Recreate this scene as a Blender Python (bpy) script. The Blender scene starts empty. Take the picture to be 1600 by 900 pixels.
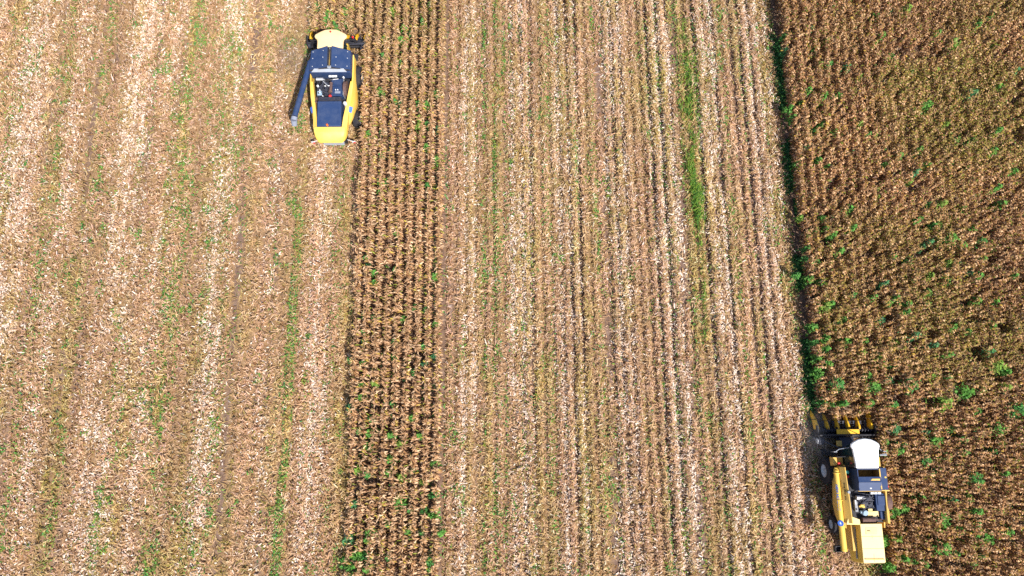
import bpy, bmesh, math, random
import numpy as np
from mathutils import Vector, Matrix

R = math.radians
random.seed(7)
rng = np.random.default_rng(11)
S = bpy.context.scene
COL = S.collection

# ------------------------------------------------------------------ camera
H, PITCH = 52.0, 12.0
cd = bpy.data.cameras.new('drone_camera')
cd.sensor_width = 36.0
cd.lens = 36.0 * 1075 / 1600
cd.clip_start, cd.clip_end = 0.5, 6000
cam = bpy.data.objects.new('drone_camera', cd)
cam.location = (0, 0, H)
cam.rotation_euler = (R(PITCH), 0, 0)
COL.objects.link(cam)
S.camera = cam

# ------------------------------------------------------------------ sky and sun
SUN = Vector((1.5, -2.3, 3.45)).normalized()          # towards the sun
W = bpy.data.worlds.new('World'); S.world = W; W.use_nodes = True
nt = W.node_tree
sky = nt.nodes.new('ShaderNodeTexSky'); sky.sky_type = 'NISHITA'; sky.sun_disc = False
sky.sun_elevation = math.asin(SUN.z); sky.sun_rotation = math.atan2(SUN.x, SUN.y)
sky.altitude = 100; sky.dust_density = 1.5
nt.links.new(sky.outputs[0], nt.nodes['Background'].inputs[0])
nt.nodes['Background'].inputs[1].default_value = 0.10
sl = bpy.data.lights.new('sun', 'SUN'); sl.energy = 5.0; sl.angle = R(0.5); sl.color = (1.0, 0.955, 0.89)
so = bpy.data.objects.new('sun', sl); so.rotation_euler = (-SUN).to_track_quat('-Z', 'Y').to_euler()
so.location = (0, 0, 80); COL.objects.link(so)

vs = S.view_settings
vs.view_transform = 'Standard'; vs.look = 'None'; vs.gamma = 1.0; vs.exposure = 0.5
vs.use_curve_mapping = False
S.render.engine = 'CYCLES'
cy = S.cycles
cy.use_denoising = False
cy.max_bounces = 5; cy.diffuse_bounces = 3; cy.glossy_bounces = 3; cy.transmission_bounces = 3
cy.transparent_max_bounces = 6; cy.volume_bounces = 0
cy.sample_clamp_indirect = 4.0
cy.caustics_reflective = False; cy.caustics_refractive = False
S.render.film_transparent = False

# ------------------------------------------------------------------ materials
def mat(name):
    m = bpy.data.materials.new(name); m.use_nodes = True
    n = m.node_tree.nodes; l = m.node_tree.links
    return m, n, l, n['Principled BSDF']

def paint(name, col, rough=0.45, dirt=(0.30, 0.22, 0.14), amount=0.25, scale=3.0, metal=0.0, spec=0.5, coat=0.0):
    """painted or bare surface with patchy dust and slight wear"""
    m, n, l, b = mat(name)
    tc = n.new('ShaderNodeTexCoord')
    n1 = n.new('ShaderNodeTexNoise'); n1.inputs['Scale'].default_value = scale
    n1.inputs['Detail'].default_value = 6; n1.inputs['Roughness'].default_value = 0.65
    l.new(tc.outputs['Object'], n1.inputs['Vector'])
    r = n.new('ShaderNodeValToRGB'); r.color_ramp.elements[0].position = 0.42; r.color_ramp.elements[1].position = 0.78
    r.color_ramp.elements[0].color = (0, 0, 0, 1); r.color_ramp.elements[1].color = (amount * 2.0,) * 3 + (1,)
    l.new(n1.outputs[0], r.inputs[0])
    mx = n.new('ShaderNodeMix'); mx.data_type = 'RGBA'
    mx.inputs[6].default_value = (*col, 1); mx.inputs[7].default_value = (*dirt, 1)
    l.new(r.outputs[0], mx.inputs[0]); l.new(mx.outputs[2], b.inputs['Base Color'])
    mr = n.new('ShaderNodeMapRange'); mr.inputs[3].default_value = rough; mr.inputs[4].default_value = min(1, rough + 0.3)
    l.new(n1.outputs[0], mr.inputs[0]); l.new(mr.outputs[0], b.inputs['Roughness'])
    b.inputs['Metallic'].default_value = metal
    b.inputs['Specular IOR Level'].default_value = spec
    b.inputs['Coat Weight'].default_value = coat; b.inputs['Coat Roughness'].default_value = 0.2
    return m

M = {}
M['yellow'] = paint('yellow_paint', (0.82, 0.53, 0.085), 0.36, amount=0.10, scale=1.2)
M['pale_yellow'] = paint('pale_sunlit_yellow_paint', (0.84, 0.64, 0.25), 0.42, dirt=(0.80, 0.62, 0.42), amount=0.3, scale=0.8)  # yellow paint with bright sunlight put into its colour
M['lemon'] = paint('bright_yellow_hood', (0.88, 0.565, 0.095), 0.38, dirt=(0.82, 0.60, 0.30), amount=0.2, scale=0.9)
M['cream'] = paint('cream_roof_paint', (0.88, 0.63, 0.30), 0.5, dirt=(0.84, 0.52, 0.36), amount=0.45, scale=0.55)
M['tan_yellow'] = paint('dusty_yellow_paint', (0.72, 0.45, 0.10), 0.5, amount=0.2, scale=1.5)
M['snout'] = paint('header_yellow', (0.87, 0.49, 0.018), 0.42, dirt=(0.45, 0.28, 0.06), amount=0.22, scale=5)
M['white'] = paint('white_plastic', (0.80, 0.81, 0.82), 0.45, dirt=(0.62, 0.58, 0.52), amount=0.12)
M['blueblack'] = paint('sky_tinted_black_panel', (0.022, 0.046, 0.125), 0.4, dirt=(0.12, 0.14, 0.19), amount=0.16, scale=1.6, spec=0.28)  # black paint carrying the sky's blue reflection in its base colour
M['black'] = paint('black_metal', (0.012, 0.014, 0.022), 0.5, dirt=(0.09, 0.07, 0.06), amount=0.25, scale=6)
M['dark'] = paint('dark_machinery', (0.020, 0.027, 0.05), 0.48, dirt=(0.13, 0.10, 0.09), amount=0.3, scale=9)
M['rubber'] = paint('tyre_rubber', (0.025, 0.025, 0.032), 0.8, dirt=(0.13, 0.095, 0.07), amount=0.2, scale=5, spec=0.3)
M['rim'] = paint('grey_rim', (0.55, 0.57, 0.60), 0.45, amount=0.25)
M['steel'] = paint('bare_steel', (0.62, 0.63, 0.66), 0.35, amount=0.2, scale=8, metal=0.7)
M['grey'] = paint('grey_plastic', (0.30, 0.33, 0.38), 0.5, amount=0.25)
M['canister'] = paint('blue_grey_canister', (0.28, 0.40, 0.52), 0.45, amount=0.15)
M['brown'] = paint('rusty_screen', (0.10, 0.055, 0.05), 0.7, dirt=(0.22, 0.13, 0.09), amount=0.4, scale=8)
M['grain'] = paint('tank_inside', (0.27, 0.17, 0.045), 0.8, dirt=(0.12, 0.075, 0.03), amount=0.5, scale=4)
M['red'] = paint('red_plastic', (0.70, 0.03, 0.03), 0.4, amount=0.1)
M['orange'] = paint('orange_lens', (0.85, 0.16, 0.02), 0.3, amount=0.05)
M['teal'] = paint('teal_plastic', (0.10, 0.55, 0.52), 0.5, amount=0.1)
M['blue'] = paint('blue_decal', (0.05, 0.17, 0.62), 0.45, amount=0.08)
M['slate'] = paint('slate_blue_decal', (0.22, 0.25, 0.33), 0.5, amount=0.15)
M['ink'] = paint('dark_lettering', (0.05, 0.04, 0.03), 0.6, amount=0.1)
m, n, l, b = mat('tinted_glass')
b.inputs['Base Color'].default_value = (0.012, 0.035, 0.04, 1); b.inputs['Roughness'].default_value = 0.06
b.inputs['Specular IOR Level'].default_value = 0.7
gn = n.new('ShaderNodeTexNoise'); gn.inputs['Scale'].default_value = 3
gr = n.new('ShaderNodeMapRange'); gr.inputs[3].default_value = 0.03; gr.inputs[4].default_value = 0.22
l.new(gn.outputs[0], gr.inputs[0]); l.new(gr.outputs[0], b.inputs['Roughness'])
M['glass'] = m

def leafmat(name, trans=0.25):
    """each leaf or straw piece has its own colour, stored on its faces"""
    m = bpy.data.materials.new(name); m.use_nodes = True
    n = m.node_tree.nodes; l = m.node_tree.links
    n.remove(n['Principled BSDF'])
    a = n.new('ShaderNodeAttribute'); a.attribute_name = 'tint'
    g = n.new('ShaderNodeNewGeometry')
    ns = n.new('ShaderNodeTexNoise'); ns.inputs['Scale'].default_value = 14; ns.inputs['Detail'].default_value = 3
    l.new(g.outputs['Position'], ns.inputs['Vector'])
    mr = n.new('ShaderNodeMapRange'); mr.inputs[1].default_value = 0.3; mr.inputs[2].default_value = 0.7
    mr.inputs[3].default_value = 0.72; mr.inputs[4].default_value = 1.25
    l.new(ns.outputs[0], mr.inputs[0])
    vm = n.new('ShaderNodeVectorMath'); vm.operation = 'SCALE'
    l.new(a.outputs['Color'], vm.inputs[0]); l.new(mr.outputs[0], vm.inputs['Scale'])
    d = n.new('ShaderNodeBsdfDiffuse'); t = n.new('ShaderNodeBsdfTranslucent')
    l.new(vm.outputs[0], d.inputs[0]); l.new(vm.outputs[0], t.inputs[0])
    mx = n.new('ShaderNodeMixShader'); mx.inputs[0].default_value = trans
    l.new(d.outputs[0], mx.inputs[1]); l.new(t.outputs[0], mx.inputs[2])
    l.new(mx.outputs[0], n['Material Output'].inputs[0])
    return m
M['straw'] = leafmat('dry_straw', 0.12)
M['maize'] = leafmat('dry_maize_leaf', 0.12)
M['leaf'] = leafmat('green_leaf', 0.30)

# ------------------------------------------------------------------ layout of the field
K = 0.0088                                            # the rows run a touch off the y axis
def UX(u, y): return u - K * y
F = 1075.0
_c, _s = math.cos(R(PITCH)), math.sin(R(PITCH))
def at(px, py, z=0.0):
    """ground plan of a thing seen at a photo pixel and standing z high"""
    dx = (px - 800) / F; dy = (450 - py) / F
    t = (z - H) / (dy * _s - _c)
    return dx * t, (dy * _c + _s) * t

Y0, Y1 = -15.0, 42.0
STRIP = [-11.43 + 0.75 * k for k in range(9)]        # rows still standing left of the middle
AHEAD = [-11.43 - 0.75 * k for k in range(1, 7)]     # rows in front of the left combine
BLOCK = [22.6 + 0.76 * k for k in range(34)]         # the uncut block on the right
YA, YB = -4.2, 26.2                                  # the combines
FRONT_A, FRONT_B = YA + 5.7, YB + 6.2

def half_width(y): return 36.3 + (np.asarray(y) + 9.8) / 45.8 * 7.1 + 5.0

# smooth value noise
def vnoise(x, y, seed=0):
    x = np.asarray(x, float); y = np.asarray(y, float)
    xi = np.floor(x).astype(np.int64); yi = np.floor(y).astype(np.int64)
    fx = x - xi; fy = y - yi
    fx = fx * fx * (3 - 2 * fx); fy = fy * fy * (3 - 2 * fy)
    def h(a, b):
        v = (a * 374761393 + b * 668265263 + seed * 974634777) & 0xffffffff
        v = ((v ^ (v >> 13)) * 1274126177) & 0xffffffff
        return ((v ^ (v >> 16)) & 0xffff) / 65535.0
    return (h(xi, yi) * (1 - fx) + h(xi + 1, yi) * fx) * (1 - fy) + (h(xi, yi + 1) * (1 - fx) + h(xi + 1, yi + 1) * fx) * fy
def fnoise(x, y, seed=0):
    return (vnoise(x, y, seed) + 0.5 * vnoise(2 * x, 2 * y, seed + 1) + 0.25 * vnoise(4 * x, 4 * y, seed + 2)) / 1.75

def bump(u, c, w): return np.exp(-((u - c) / w) ** 2)

# husk windrows (pale), smooth straw bands, bare wheel tracks, weedy lines: (u, half width, strength)
HUSK = [(-39.2, 1.0, .9), (-35.4, .7, .45), (-30.4, 1.1, .8), (-27.6, .6, .3), (-22.9, .8, .95), (-14.8, .75, 1.0), (-18.6, .6, .25), (-43, .8, .6),
        (-3.3, .5, .7), (0.3, .35, .55), (1.1, .4, .6), (4.0, .4, .75), (5.2, .35, .5), (8.4, .5, .8), (9.2, .4, .4), (12.0, .45, 1.1), (12.9, .4, 1.0),
        (16.15, .45, 1.2), (16.8, .3, .7), (19.8, .35, .9), (20.5, .35, .7), (21.4, .3, .35)]
TRACK = [(-21.25, .28, .62), (-33.9, .26, .55), (-32.7, .22, .5), (-29.1, .2, .5), (-26.9, .2, .35), (7.4, .25, .55), (13.6, .35, .6), (-4.5, .3, .4), (-18.3, .25, .45), (2.0, .2, .3), (-37.3, .25, .4)]
WEEDY = [(-16.75, .24, 4.4), (-26.2, .5, .55), (-25.6, .3, .4), (-33.2, .35, .35), (-29.8, .3, .25), (-36.5, .4, .35), (-22.2, .4, .45), (-13.6, .3, .4), (-23.4, .4, .3),
         (-1.1, .22, 1.0), (-0.3, .16, .7), (-2.0, .25, .45), (2.9, .3, .45), (5.2, .25, .4), (1.5, .25, .4), (6.75, .22, .55), (14.0, .4, .4), (12.4, .25, .4), (17.5, .25, .55), (19.0, .2, .4), (11.3, .2, .5),
         (21.9, .3, .8), (15.5, .2, .5), (-40.5, .5, .25), (8.0, .25, .3), (-10.5, 0.2, 0)]
FURROW = [(-2.42, .9), (-.14, .9), (.70, .7), (1.5, .9), (3.7, .5), (4.7, .6), (5.6, .8), (7.4, .3), (8.3, .7), (9.0, .6), (11.45, 1.0), (12.35, .8), (13.3, .5), (15.45, 1.3), (16.5, .8), (17.0, .8), (18.6, .7), (19.3, .8), (20.15, .8), (21.0, .7)]
def prof(tab, u, y, seed, along=0.22):
    v = np.zeros_like(u)
    for i, (c, w, s) in enumerate(tab):
        wob = (vnoise(y * 0.15, np.full_like(y, i * 7.0), seed) - 0.5) * 0.24
        v += s * bump(u + wob, c, w) * (0.35 + 1.3 * vnoise(y * along + i * 13.7, u * 0.4, seed + 5))
    return v
def furrow(u, y):
    v = np.zeros_like(u)
    for i, (c, s) in enumerate(FURROW):
        v += s * bump(u + (vnoise(y * .3, np.full_like(y, i * 3.), 91) - .5) * .16, c, .18) * np.clip(2.2 * vnoise(y * .3 + i * 9, u * .2, 92) + .1, 0, 1.5)
    return v
def standing(u, y):
    s = (u > -11.85) & (u < -5.0)
    s |= (u > -16.4) & (u <= -11.85) & (y > FRONT_B)
    s |= (u > 26.0)
    s |= (u > 22.2) & (u <= 26.0) & (y > FRONT_A)
    return s
def relief(u, y):
    """height of the soil: low ridges along the rows, shallow wheel tracks"""
    ridge = 0.035 * np.cos(2 * np.pi * (u + 11.43) / 0.75)
    t = np.zeros_like(u)
    for c, w, s in TRACK: t -= 0.07 * s * bump(u, c, w * 1.3)
    f = -0.20 * np.clip(furrow(u, y), 0, 1.2)
    return ridge + t + f + 0.05 * (fnoise(u * 0.9, y * 0.6, 3) - 0.5)

# ------------------------------------------------------------------ ground: one sheet to the horizon
def axis(lo, hi, step, far):
    core = np.arange(lo, hi + step * .5, step)
    out = np.geomspace(step * 2, far, 26)
    return np.concatenate([(lo - out)[::-1], core, hi + out])
gx = axis(-50, 50, 0.22, 2500); gy = axis(Y0 - 2, Y1 + 2, 0.3, 2500)
GX, GY = np.meshgrid(gx, gy)
uu = (GX + K * GY).ravel(); yy = GY.ravel()
near = ((np.abs(GX) < 60) & (GY > -40) & (GY < 70)).ravel()
zz = np.where(near, relief(uu, yy), 0.0)
nx, ny = len(gx), len(gy)
me = bpy.data.meshes.new('field_ground')
me.vertices.add(nx * ny)
me.vertices.foreach_set('co', np.stack([GX.ravel(), yy, zz], 1).astype(np.float32).ravel())
ii = (np.arange(ny - 1)[:, None] * nx + np.arange(nx - 1)[None, :]).ravel()
quads = np.stack([ii, ii + 1, ii + nx + 1, ii + nx], 1)
def set_quads(me, quads):
    nq = len(quads)
    me.loops.add(nq * 4); me.loops.foreach_set('vertex_index', quads.astype(np.int32).ravel())
    me.polygons.add(nq); me.polygons.foreach_set('loop_start', np.arange(0, nq * 4, 4, dtype=np.int32))
    me.update(calc_edges=True)
set_quads(me, quads)
me.polygons.foreach_set('use_smooth', np.ones(len(quads), bool))
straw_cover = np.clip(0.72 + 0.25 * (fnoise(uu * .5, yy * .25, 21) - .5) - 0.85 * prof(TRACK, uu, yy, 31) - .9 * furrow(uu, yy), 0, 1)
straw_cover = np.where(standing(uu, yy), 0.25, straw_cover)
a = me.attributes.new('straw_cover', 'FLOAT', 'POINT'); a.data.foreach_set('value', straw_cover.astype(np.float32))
ground = bpy.data.objects.new('ground', me); COL.objects.link(ground)
ground['kind'] = 'structure'; ground['label'] = 'brown field soil under cut maize straw and standing rows'
m, n, l, b = mat('field_soil')
at_ = n.new('ShaderNodeAttribute'); at_.attribute_name = 'straw_cover'
tc = n.new('ShaderNodeNewGeometry')
def noise(scale, detail=5, rough=.6):
    k = n.new('ShaderNodeTexNoise'); k.inputs['Scale'].default_value = scale; k.inputs['Detail'].default_value = detail
    k.inputs['Roughness'].default_value = rough; l.new(tc.outputs['Position'], k.inputs['Vector']); return k
def ramp(src, stops):
    r = n.new('ShaderNodeValToRGB'); e = r.color_ramp.elements
    e[0].position, e[0].color = stops[0][0], (*stops[0][1], 1); e[1].position, e[1].color = stops[-1][0], (*stops[-1][1], 1)
    for p, c in stops[1:-1]:
        k = e.new(p); k.color = (*c, 1)
    l.new(src, r.inputs[0]); return r
soil = ramp(noise(2.2, 8, .7).outputs[0], [(.3, (.095, .052, .036)), (.5, (.18, .115, .086)), (.72, (.28, .20, .16))])  # soil tones darkened, adding painted shade where furrows lie bare
litter = ramp(noise(9, 6, .75).outputs[0], [(.3, (.13, .07, .032)), (.47, (.27, .165, .08)), (.62, (.38, .245, .13)), (.75, (.52, .37, .23))])
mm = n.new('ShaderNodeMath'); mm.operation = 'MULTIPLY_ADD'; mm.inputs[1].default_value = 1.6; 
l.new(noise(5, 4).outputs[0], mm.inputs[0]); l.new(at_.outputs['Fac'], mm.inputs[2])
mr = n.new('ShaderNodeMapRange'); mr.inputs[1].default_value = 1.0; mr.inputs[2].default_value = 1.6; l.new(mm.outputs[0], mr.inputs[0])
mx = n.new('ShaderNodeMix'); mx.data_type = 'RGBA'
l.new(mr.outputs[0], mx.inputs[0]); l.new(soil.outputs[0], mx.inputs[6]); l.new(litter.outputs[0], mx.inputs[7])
l.new(mx.outputs[2], b.inputs['Base Color']); b.inputs['Roughness'].default_value = 0.95; b.inputs['Specular IOR Level'].default_value = .1
bp = n.new('ShaderNodeBump'); bp.inputs['Distance'].default_value = .08; bp.inputs['Strength'].default_value = .7
l.new(noise(12, 5).outputs[0], bp.inputs['Height']); l.new(bp.outputs[0], b.inputs['Normal'])
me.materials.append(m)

# ------------------------------------------------------------------ loose pieces as quads
def quads_object(name, V, tint, material, link=True):
    """V (n,4,3), tint (n,3): n loose quads with a colour each"""
    me = bpy.data.meshes.new(name)
    nq = len(V)
    me.vertices.add(nq * 4); me.vertices.foreach_set('co', V.astype(np.float32).ravel())
    set_quads(me, np.arange(nq * 4).reshape(-1, 4))
    a = me.attributes.new('tint', 'FLOAT_COLOR', 'FACE')
    a.data.foreach_set('color', np.concatenate([tint, np.ones((nq, 1))], 1).astype(np.float32).ravel())
    me.materials.append(material)
    if not link: return me
    o = bpy.data.objects.new(name, me); COL.objects.link(o)
    return o
def stuff(o, label, cat):
    o['kind'] = 'stuff'; o['label'] = label; o['category'] = cat

def strips(P, az, L, Wd, pitch, bend, twist, tint):
    """bent two-quad straw pieces lying at points P"""
    n_ = len(P)
    d = np.stack([np.cos(az), np.sin(az)], 1)
    s = np.stack([-np.sin(az), np.cos(az)], 1)
    def row(t, ang, z0):
        x = P[:, :2] + d * (t * np.cos(ang))[:, None]
        return x, z0 + t * np.sin(ang)
    out = []
    pts = []
    mid = P.copy()
    a1 = pitch + bend; a2 = pitch - bend
    e0 = np.concatenate([P[:, :2] - d * (L * .5 * np.cos(a1))[:, None], (P[:, 2] - L * .5 * np.sin(a1))[:, None]], 1)
    e1 = np.concatenate([P[:, :2] + d * (L * .5 * np.cos(a2))[:, None], (P[:, 2] + L * .5 * np.sin(a2))[:, None]], 1)
    side = np.concatenate([s * (Wd * .5 * np.cos(twist))[:, None], (Wd * .5 * np.sin(twist))[:, None]], 1)
    q1 = np.stack([e0 - side * .7, e0 + side * .7, P + side, P - side], 1)
    q2 = np.stack([P - side, P + side, e1 + side * .45, e1 - side * .45], 1)
    V = np.concatenate([q1, q2], 0)
    V[:, :, 2] = np.maximum(V[:, :, 2], -0.16)
    return V, np.concatenate([tint, tint], 0)

TAN = np.array([.48, .295, .163]); LIGHT = np.array([.60, .42, .265]); PALE = np.array([.79, .66, .555]); BROWN = np.array([.25, .13, .06]); OLIVE = np.array([.33, .26, .08]); PINK = np.array([.54, .35, .25])
def palette(n_, w, seed):
    g = np.random.default_rng(seed)
    base = np.stack([TAN, LIGHT, PALE, BROWN, OLIVE, PINK])
    idx = g.choice(6, n_, p=np.array(w) / sum(w))
    return base[idx] * g.uniform(.85, 1.15, (n_, 1))

def streak(u, y, seed, f=1.6, along=.05):
    """bands that follow the rows for tens of metres"""
    return .6 * vnoise(u * f, y * along, seed) + .4 * vnoise(u * f * 2.3, y * along * 2.2, seed + 1)

def mottle(u, y, T):
    """straw differs from patch to patch: olive, orange or pinkish, weathered or fresh"""
    a = np.clip((.45 * fnoise(u * .8, y * .55, 141) + .55 * streak(u, y, 143, 1.1) - .5) * 4.2, -1, 1)[:, None]
    b_ = (.66 + .30 * fnoise(u * 1.7, y * 1.3, 145) + .44 * streak(u, y, 147, 1.4, .06))[:, None]
    warm = np.array([1.04, .99, 1.04]); olive = np.array([.92, 1.03, .70])
    return T * b_ * np.where(a > 0, 1 + a * (warm - 1), 1 - a * (olive - 1))

def scatter(n_, seed):
    g = np.random.default_rng(seed)
    u = g.uniform(-49, 26.5, n_); y = g.uniform(Y0, Y1, n_)
    ok = (np.abs(UX(u, y)) < half_width(y)) & ~standing(u, y)
    return u[ok], y[ok], g

# straw litter
u, y, g = scatter(330000, 101)
dens = np.clip(.95 + .5 * (fnoise(u * .8, y * .5, 41) - .5) - .95 * prof(TRACK, u, y, 31) - .97 * furrow(u, y), .02, 1)
keep = g.random(len(u)) < dens * .62
u, y = u[keep], y[keep]; n_ = len(u)
z = relief(u, y) + g.uniform(.01, .12, n_) + .05 * (np.cos(2 * np.pi * (u + 11.43) / .75) > .3)
P = np.stack([UX(u, y), y, z], 1)
V1, T1 = strips(P, g.uniform(0, 2 * np.pi, n_), g.uniform(.18, .6, n_), g.uniform(.03, .085, n_), g.normal(0, .22, n_), g.uniform(.0, .5, n_), g.normal(0, .4, n_), mottle(u, y, palette(n_, [44, 16, 3, 13, 11, 14], 5)))
# pale husks blown into windrows behind the combines
u, y, g = scatter(470000, 102)
pr = np.where(u > -6, 1.45, 1.1) * prof(HUSK, u, y, 51, .12) * np.clip(3.6 * fnoise(u * 1.3, y * .7, 55) + 1.5 * streak(u, y, 57, 1.7, .08) - 1.65, .03, 1.7) + .005
keep = g.random(len(u)) < np.clip(pr * 1.15, 0, 1)
u, y = u[keep], y[keep]; n_ = len(u)
P = np.stack([UX(u, y), y, relief(u, y) + g.uniform(.06, .20, n_)], 1)
V2, T2 = strips(P, g.uniform(0, 2 * np.pi, n_), g.uniform(.12, .30, n_), g.uniform(.05, .11, n_), g.normal(0, .3, n_), g.uniform(.1, .6, n_), g.normal(0, .5, n_), palette(n_, [4, 26, 58, 2, 1, 12], 6))
o = quads_object('crop_residue', np.concatenate([V1, V2]), np.concatenate([T1, T2]), M['straw'])
stuff(o, 'pale straw and husk litter strewn over the cut ground', 'straw')

# cut stalks in their rows
rows = [r for r in np.arange(-11.43 - .75 * 50, 26.4, .75)]
us, ys = [], []
for r in rows:
    yk = np.arange(Y0, Y1, .17)
    uk = np.full_like(yk, r)
    if r > 12: uk = np.full_like(yk, 22.6 - .76 * round((22.6 - r) / .76))
    us.append(uk); ys.append(yk)
u = np.concatenate(us); y = np.concatenate(ys); g = np.random.default_rng(77)
y = y + g.uniform(-.06, .06, len(y)); u = u + g.normal(0, .05, len(u))
ok = (np.abs(UX(u, y)) < half_width(y)) & ~standing(u, y) & ((prof(TRACK, u, y, 31) < .45))
ok &= g.random(len(u)) < np.where(u < -16, .55, .95)
u, y = u[ok], y[ok]; n0 = len(u)
VV, TT = [], []
tall = np.clip(.75 + .5 * (fnoise(u * .6, y * .3, 93) - .5) + .45 * np.clip(furrow(u - .3, y) + furrow(u + .3, y), 0, 1), .4, 1.3)
for k in range(8):
    hgt = (g.uniform(.10, .46, n0) if k < 7 else g.uniform(.02, .1, n0)) * tall
    P = np.stack([UX(u, y) + g.normal(0, .10, n0), y + g.normal(0, .08, n0), relief(u, y) + hgt], 1)
    v, t = strips(P, g.uniform(0, 2 * np.pi, n0), g.uniform(.2, .55, n0), g.uniform(.035, .08, n0), g.normal(0, .6, n0), g.uniform(.0, .7, n0), g.normal(0, .5, n0), mottle(u, y, palette(n0, [46, 16, 3, 16, 8, 14], 200 + k)))
    VV.append(v); TT.append(t)
o = quads_object('stubble', np.concatenate(VV), np.concatenate(TT), M['straw'])
stuff(o, 'short cut maize stalks left in rows over the harvested ground', 'stubble')

STRIP_WEEDS = """620,337,4b 619,363,4b 571,402,4d 583,425,4b 584,440,4b 617,420,4d 575,415,3k 567,492,4d 584,494,4d 629,496,4b 648,478,4d 664,483,3d 678,430,4b 646,385,4y 575,372,3y
616,532,4d 567,516,3d 567,532,3k 566,545,4b 566,567,4b 614,556,4b 644,580,4d 662,540,4d 678,556,4k 680,504,4b 662,567,4k 565,600,4b 563,620,4b 546,637,5k 612,630,4d 579,654,5d 642,653,4b 583,598,4y 546,562,3d
577,677,6b 574,698,6b 560,674,4d 611,680,5b 609,718,6b 605,737,5b 625,693,5y 654,681,3b 678,723,5b 573,742,5d 626,746,5y 644,735,4d 659,754,4y 676,775,5d 660,799,4d 623,785,10b 575,832,5b 573,845,4b 540,845,6k 548,886,13b 555,868,7b 572,872,6d 571,890,5b 637,831,5b 676,806,6b 687,834,4b 658,833,3d 671,878,6d 670,893,4b 605,872,4d 552,788,6k 557,735,5y 605,822,4d 640,798,4d
592,136,5b 577,210,5b 625,159,4k 616,155,3d 652,158,3d 667,162,6b 683,144,5b 653,195,5y 668,192,4d 684,197,4k 594,200,3k 594,240,4d 653,180,3y 666,226,4b 682,245,4b 592,281,4b 605,280,4d 591,296,4b 650,272,3y 667,287,3d 654,112,3d 643,108,3d
513,18,6b 510,30,5b 539,16,5b 540,33,4d 523,38,3d 672,2,4b 626,58,6b 630,41,4b 612,12,3y 660,32,3d 642,50,4d 600,55,4b 626,97,3d 494,4,4d 599,88,3d"""
BLOCK_WEEDS = """1378,15,6b 1422,9,6y 1276,32,4k 1386,47,4b 1374,61,4y 1330,98,5k 1397,83,6b 1407,90,5y 1343,133,6b 1317,143,5b 1260,152,4b 1242,161,5b 1245,178,4b 1293,186,4b 1279,198,4d 1269,218,5k 1253,250,4b 1284,245,5b 1299,255,4b 1454,160,8b 1523,143,8k 1576,126,7b 1478,40,5b 1497,63,7y 1508,210,5b 1416,236,5b 1460,252,6b 1493,248,4d 1560,230,5b 1595,262,6b 1233,45,4d 1234,70,4k
1492,371,9b 1475,371,5b 1457,377,4k 1478,346,6b 1468,347,5d 1515,320,5b 1535,350,6b 1574,315,5b 1538,375,6d 1510,407,5k 1490,435,7b 1464,427,5y 1441,430,4b 1540,428,5b 1525,423,4k 1540,466,5b 1568,470,6b 1482,313,5y 1405,396,4b 1570,412,4d 1594,428,5b
1260,334,4y 1295,334,4b 1282,355,4b 1298,352,4b 1310,362,5b 1337,353,3b 1335,322,5b 1268,383,4d 1269,398,4d 1286,405,6b 1254,425,4d 1272,432,5b 1291,436,5b 1316,390,3b 1306,472,5b 1296,477,7y
1326,497,4b 1318,503,5d 1279,508,5b 1300,527,5b 1333,532,7b 1300,543,4b 1285,559,5b 1304,567,6b 1289,581,7b 1314,600,9d 1281,532,4d 1390,496,5k 1452,512,5b 1465,539,4k 1361,530,3b 1372,605,8b 1370,629,5b 1428,601,9d 1402,592,5k 1518,611,9b 1542,607,5b 1568,570,8y 1583,579,5b 1562,506,6b 1553,548,6k 1484,630,9y 1493,588,4d 1295,627,6d 1308,632,4b 1326,630,3b 1366,585,3b 1490,553,3b 1594,640,9d 1406,632,5d
1470,688,8b 1455,720,7d 1495,717,6b 1520,708,5b 1570,671,8b 1520,687,5d 1410,670,6k 1452,780,5b 1535,750,9d 1580,740,5b 1500,670,4b 1425,797,5b 1410,804,6b 1480,815,9b 1510,832,7b 1490,830,4y 1480,858,9b 1555,845,12b 1393,850,7b 1403,890,6b 1505,868,4b 1545,822,5d 1590,832,5b 1458,886,5b 1460,675,4k 1540,642,5b 1580,690,5y 1412,845,5y 1500,782,5k"""
def parse(s):
    out = []
    for w in s.split():
        a_, b__, c_ = w.split(','); out.append((int(a_), int(b__), int(c_[:-1]), c_[-1]))
    return out
WEED_SPOTS = [(*at(px, py, 1.7), r / 18.0) for px, py, r, t in parse(STRIP_WEEDS)] + [(*at(px, py, 2.0), r / 18.0) for px, py, r, t in parse(BLOCK_WEEDS)]

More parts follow.
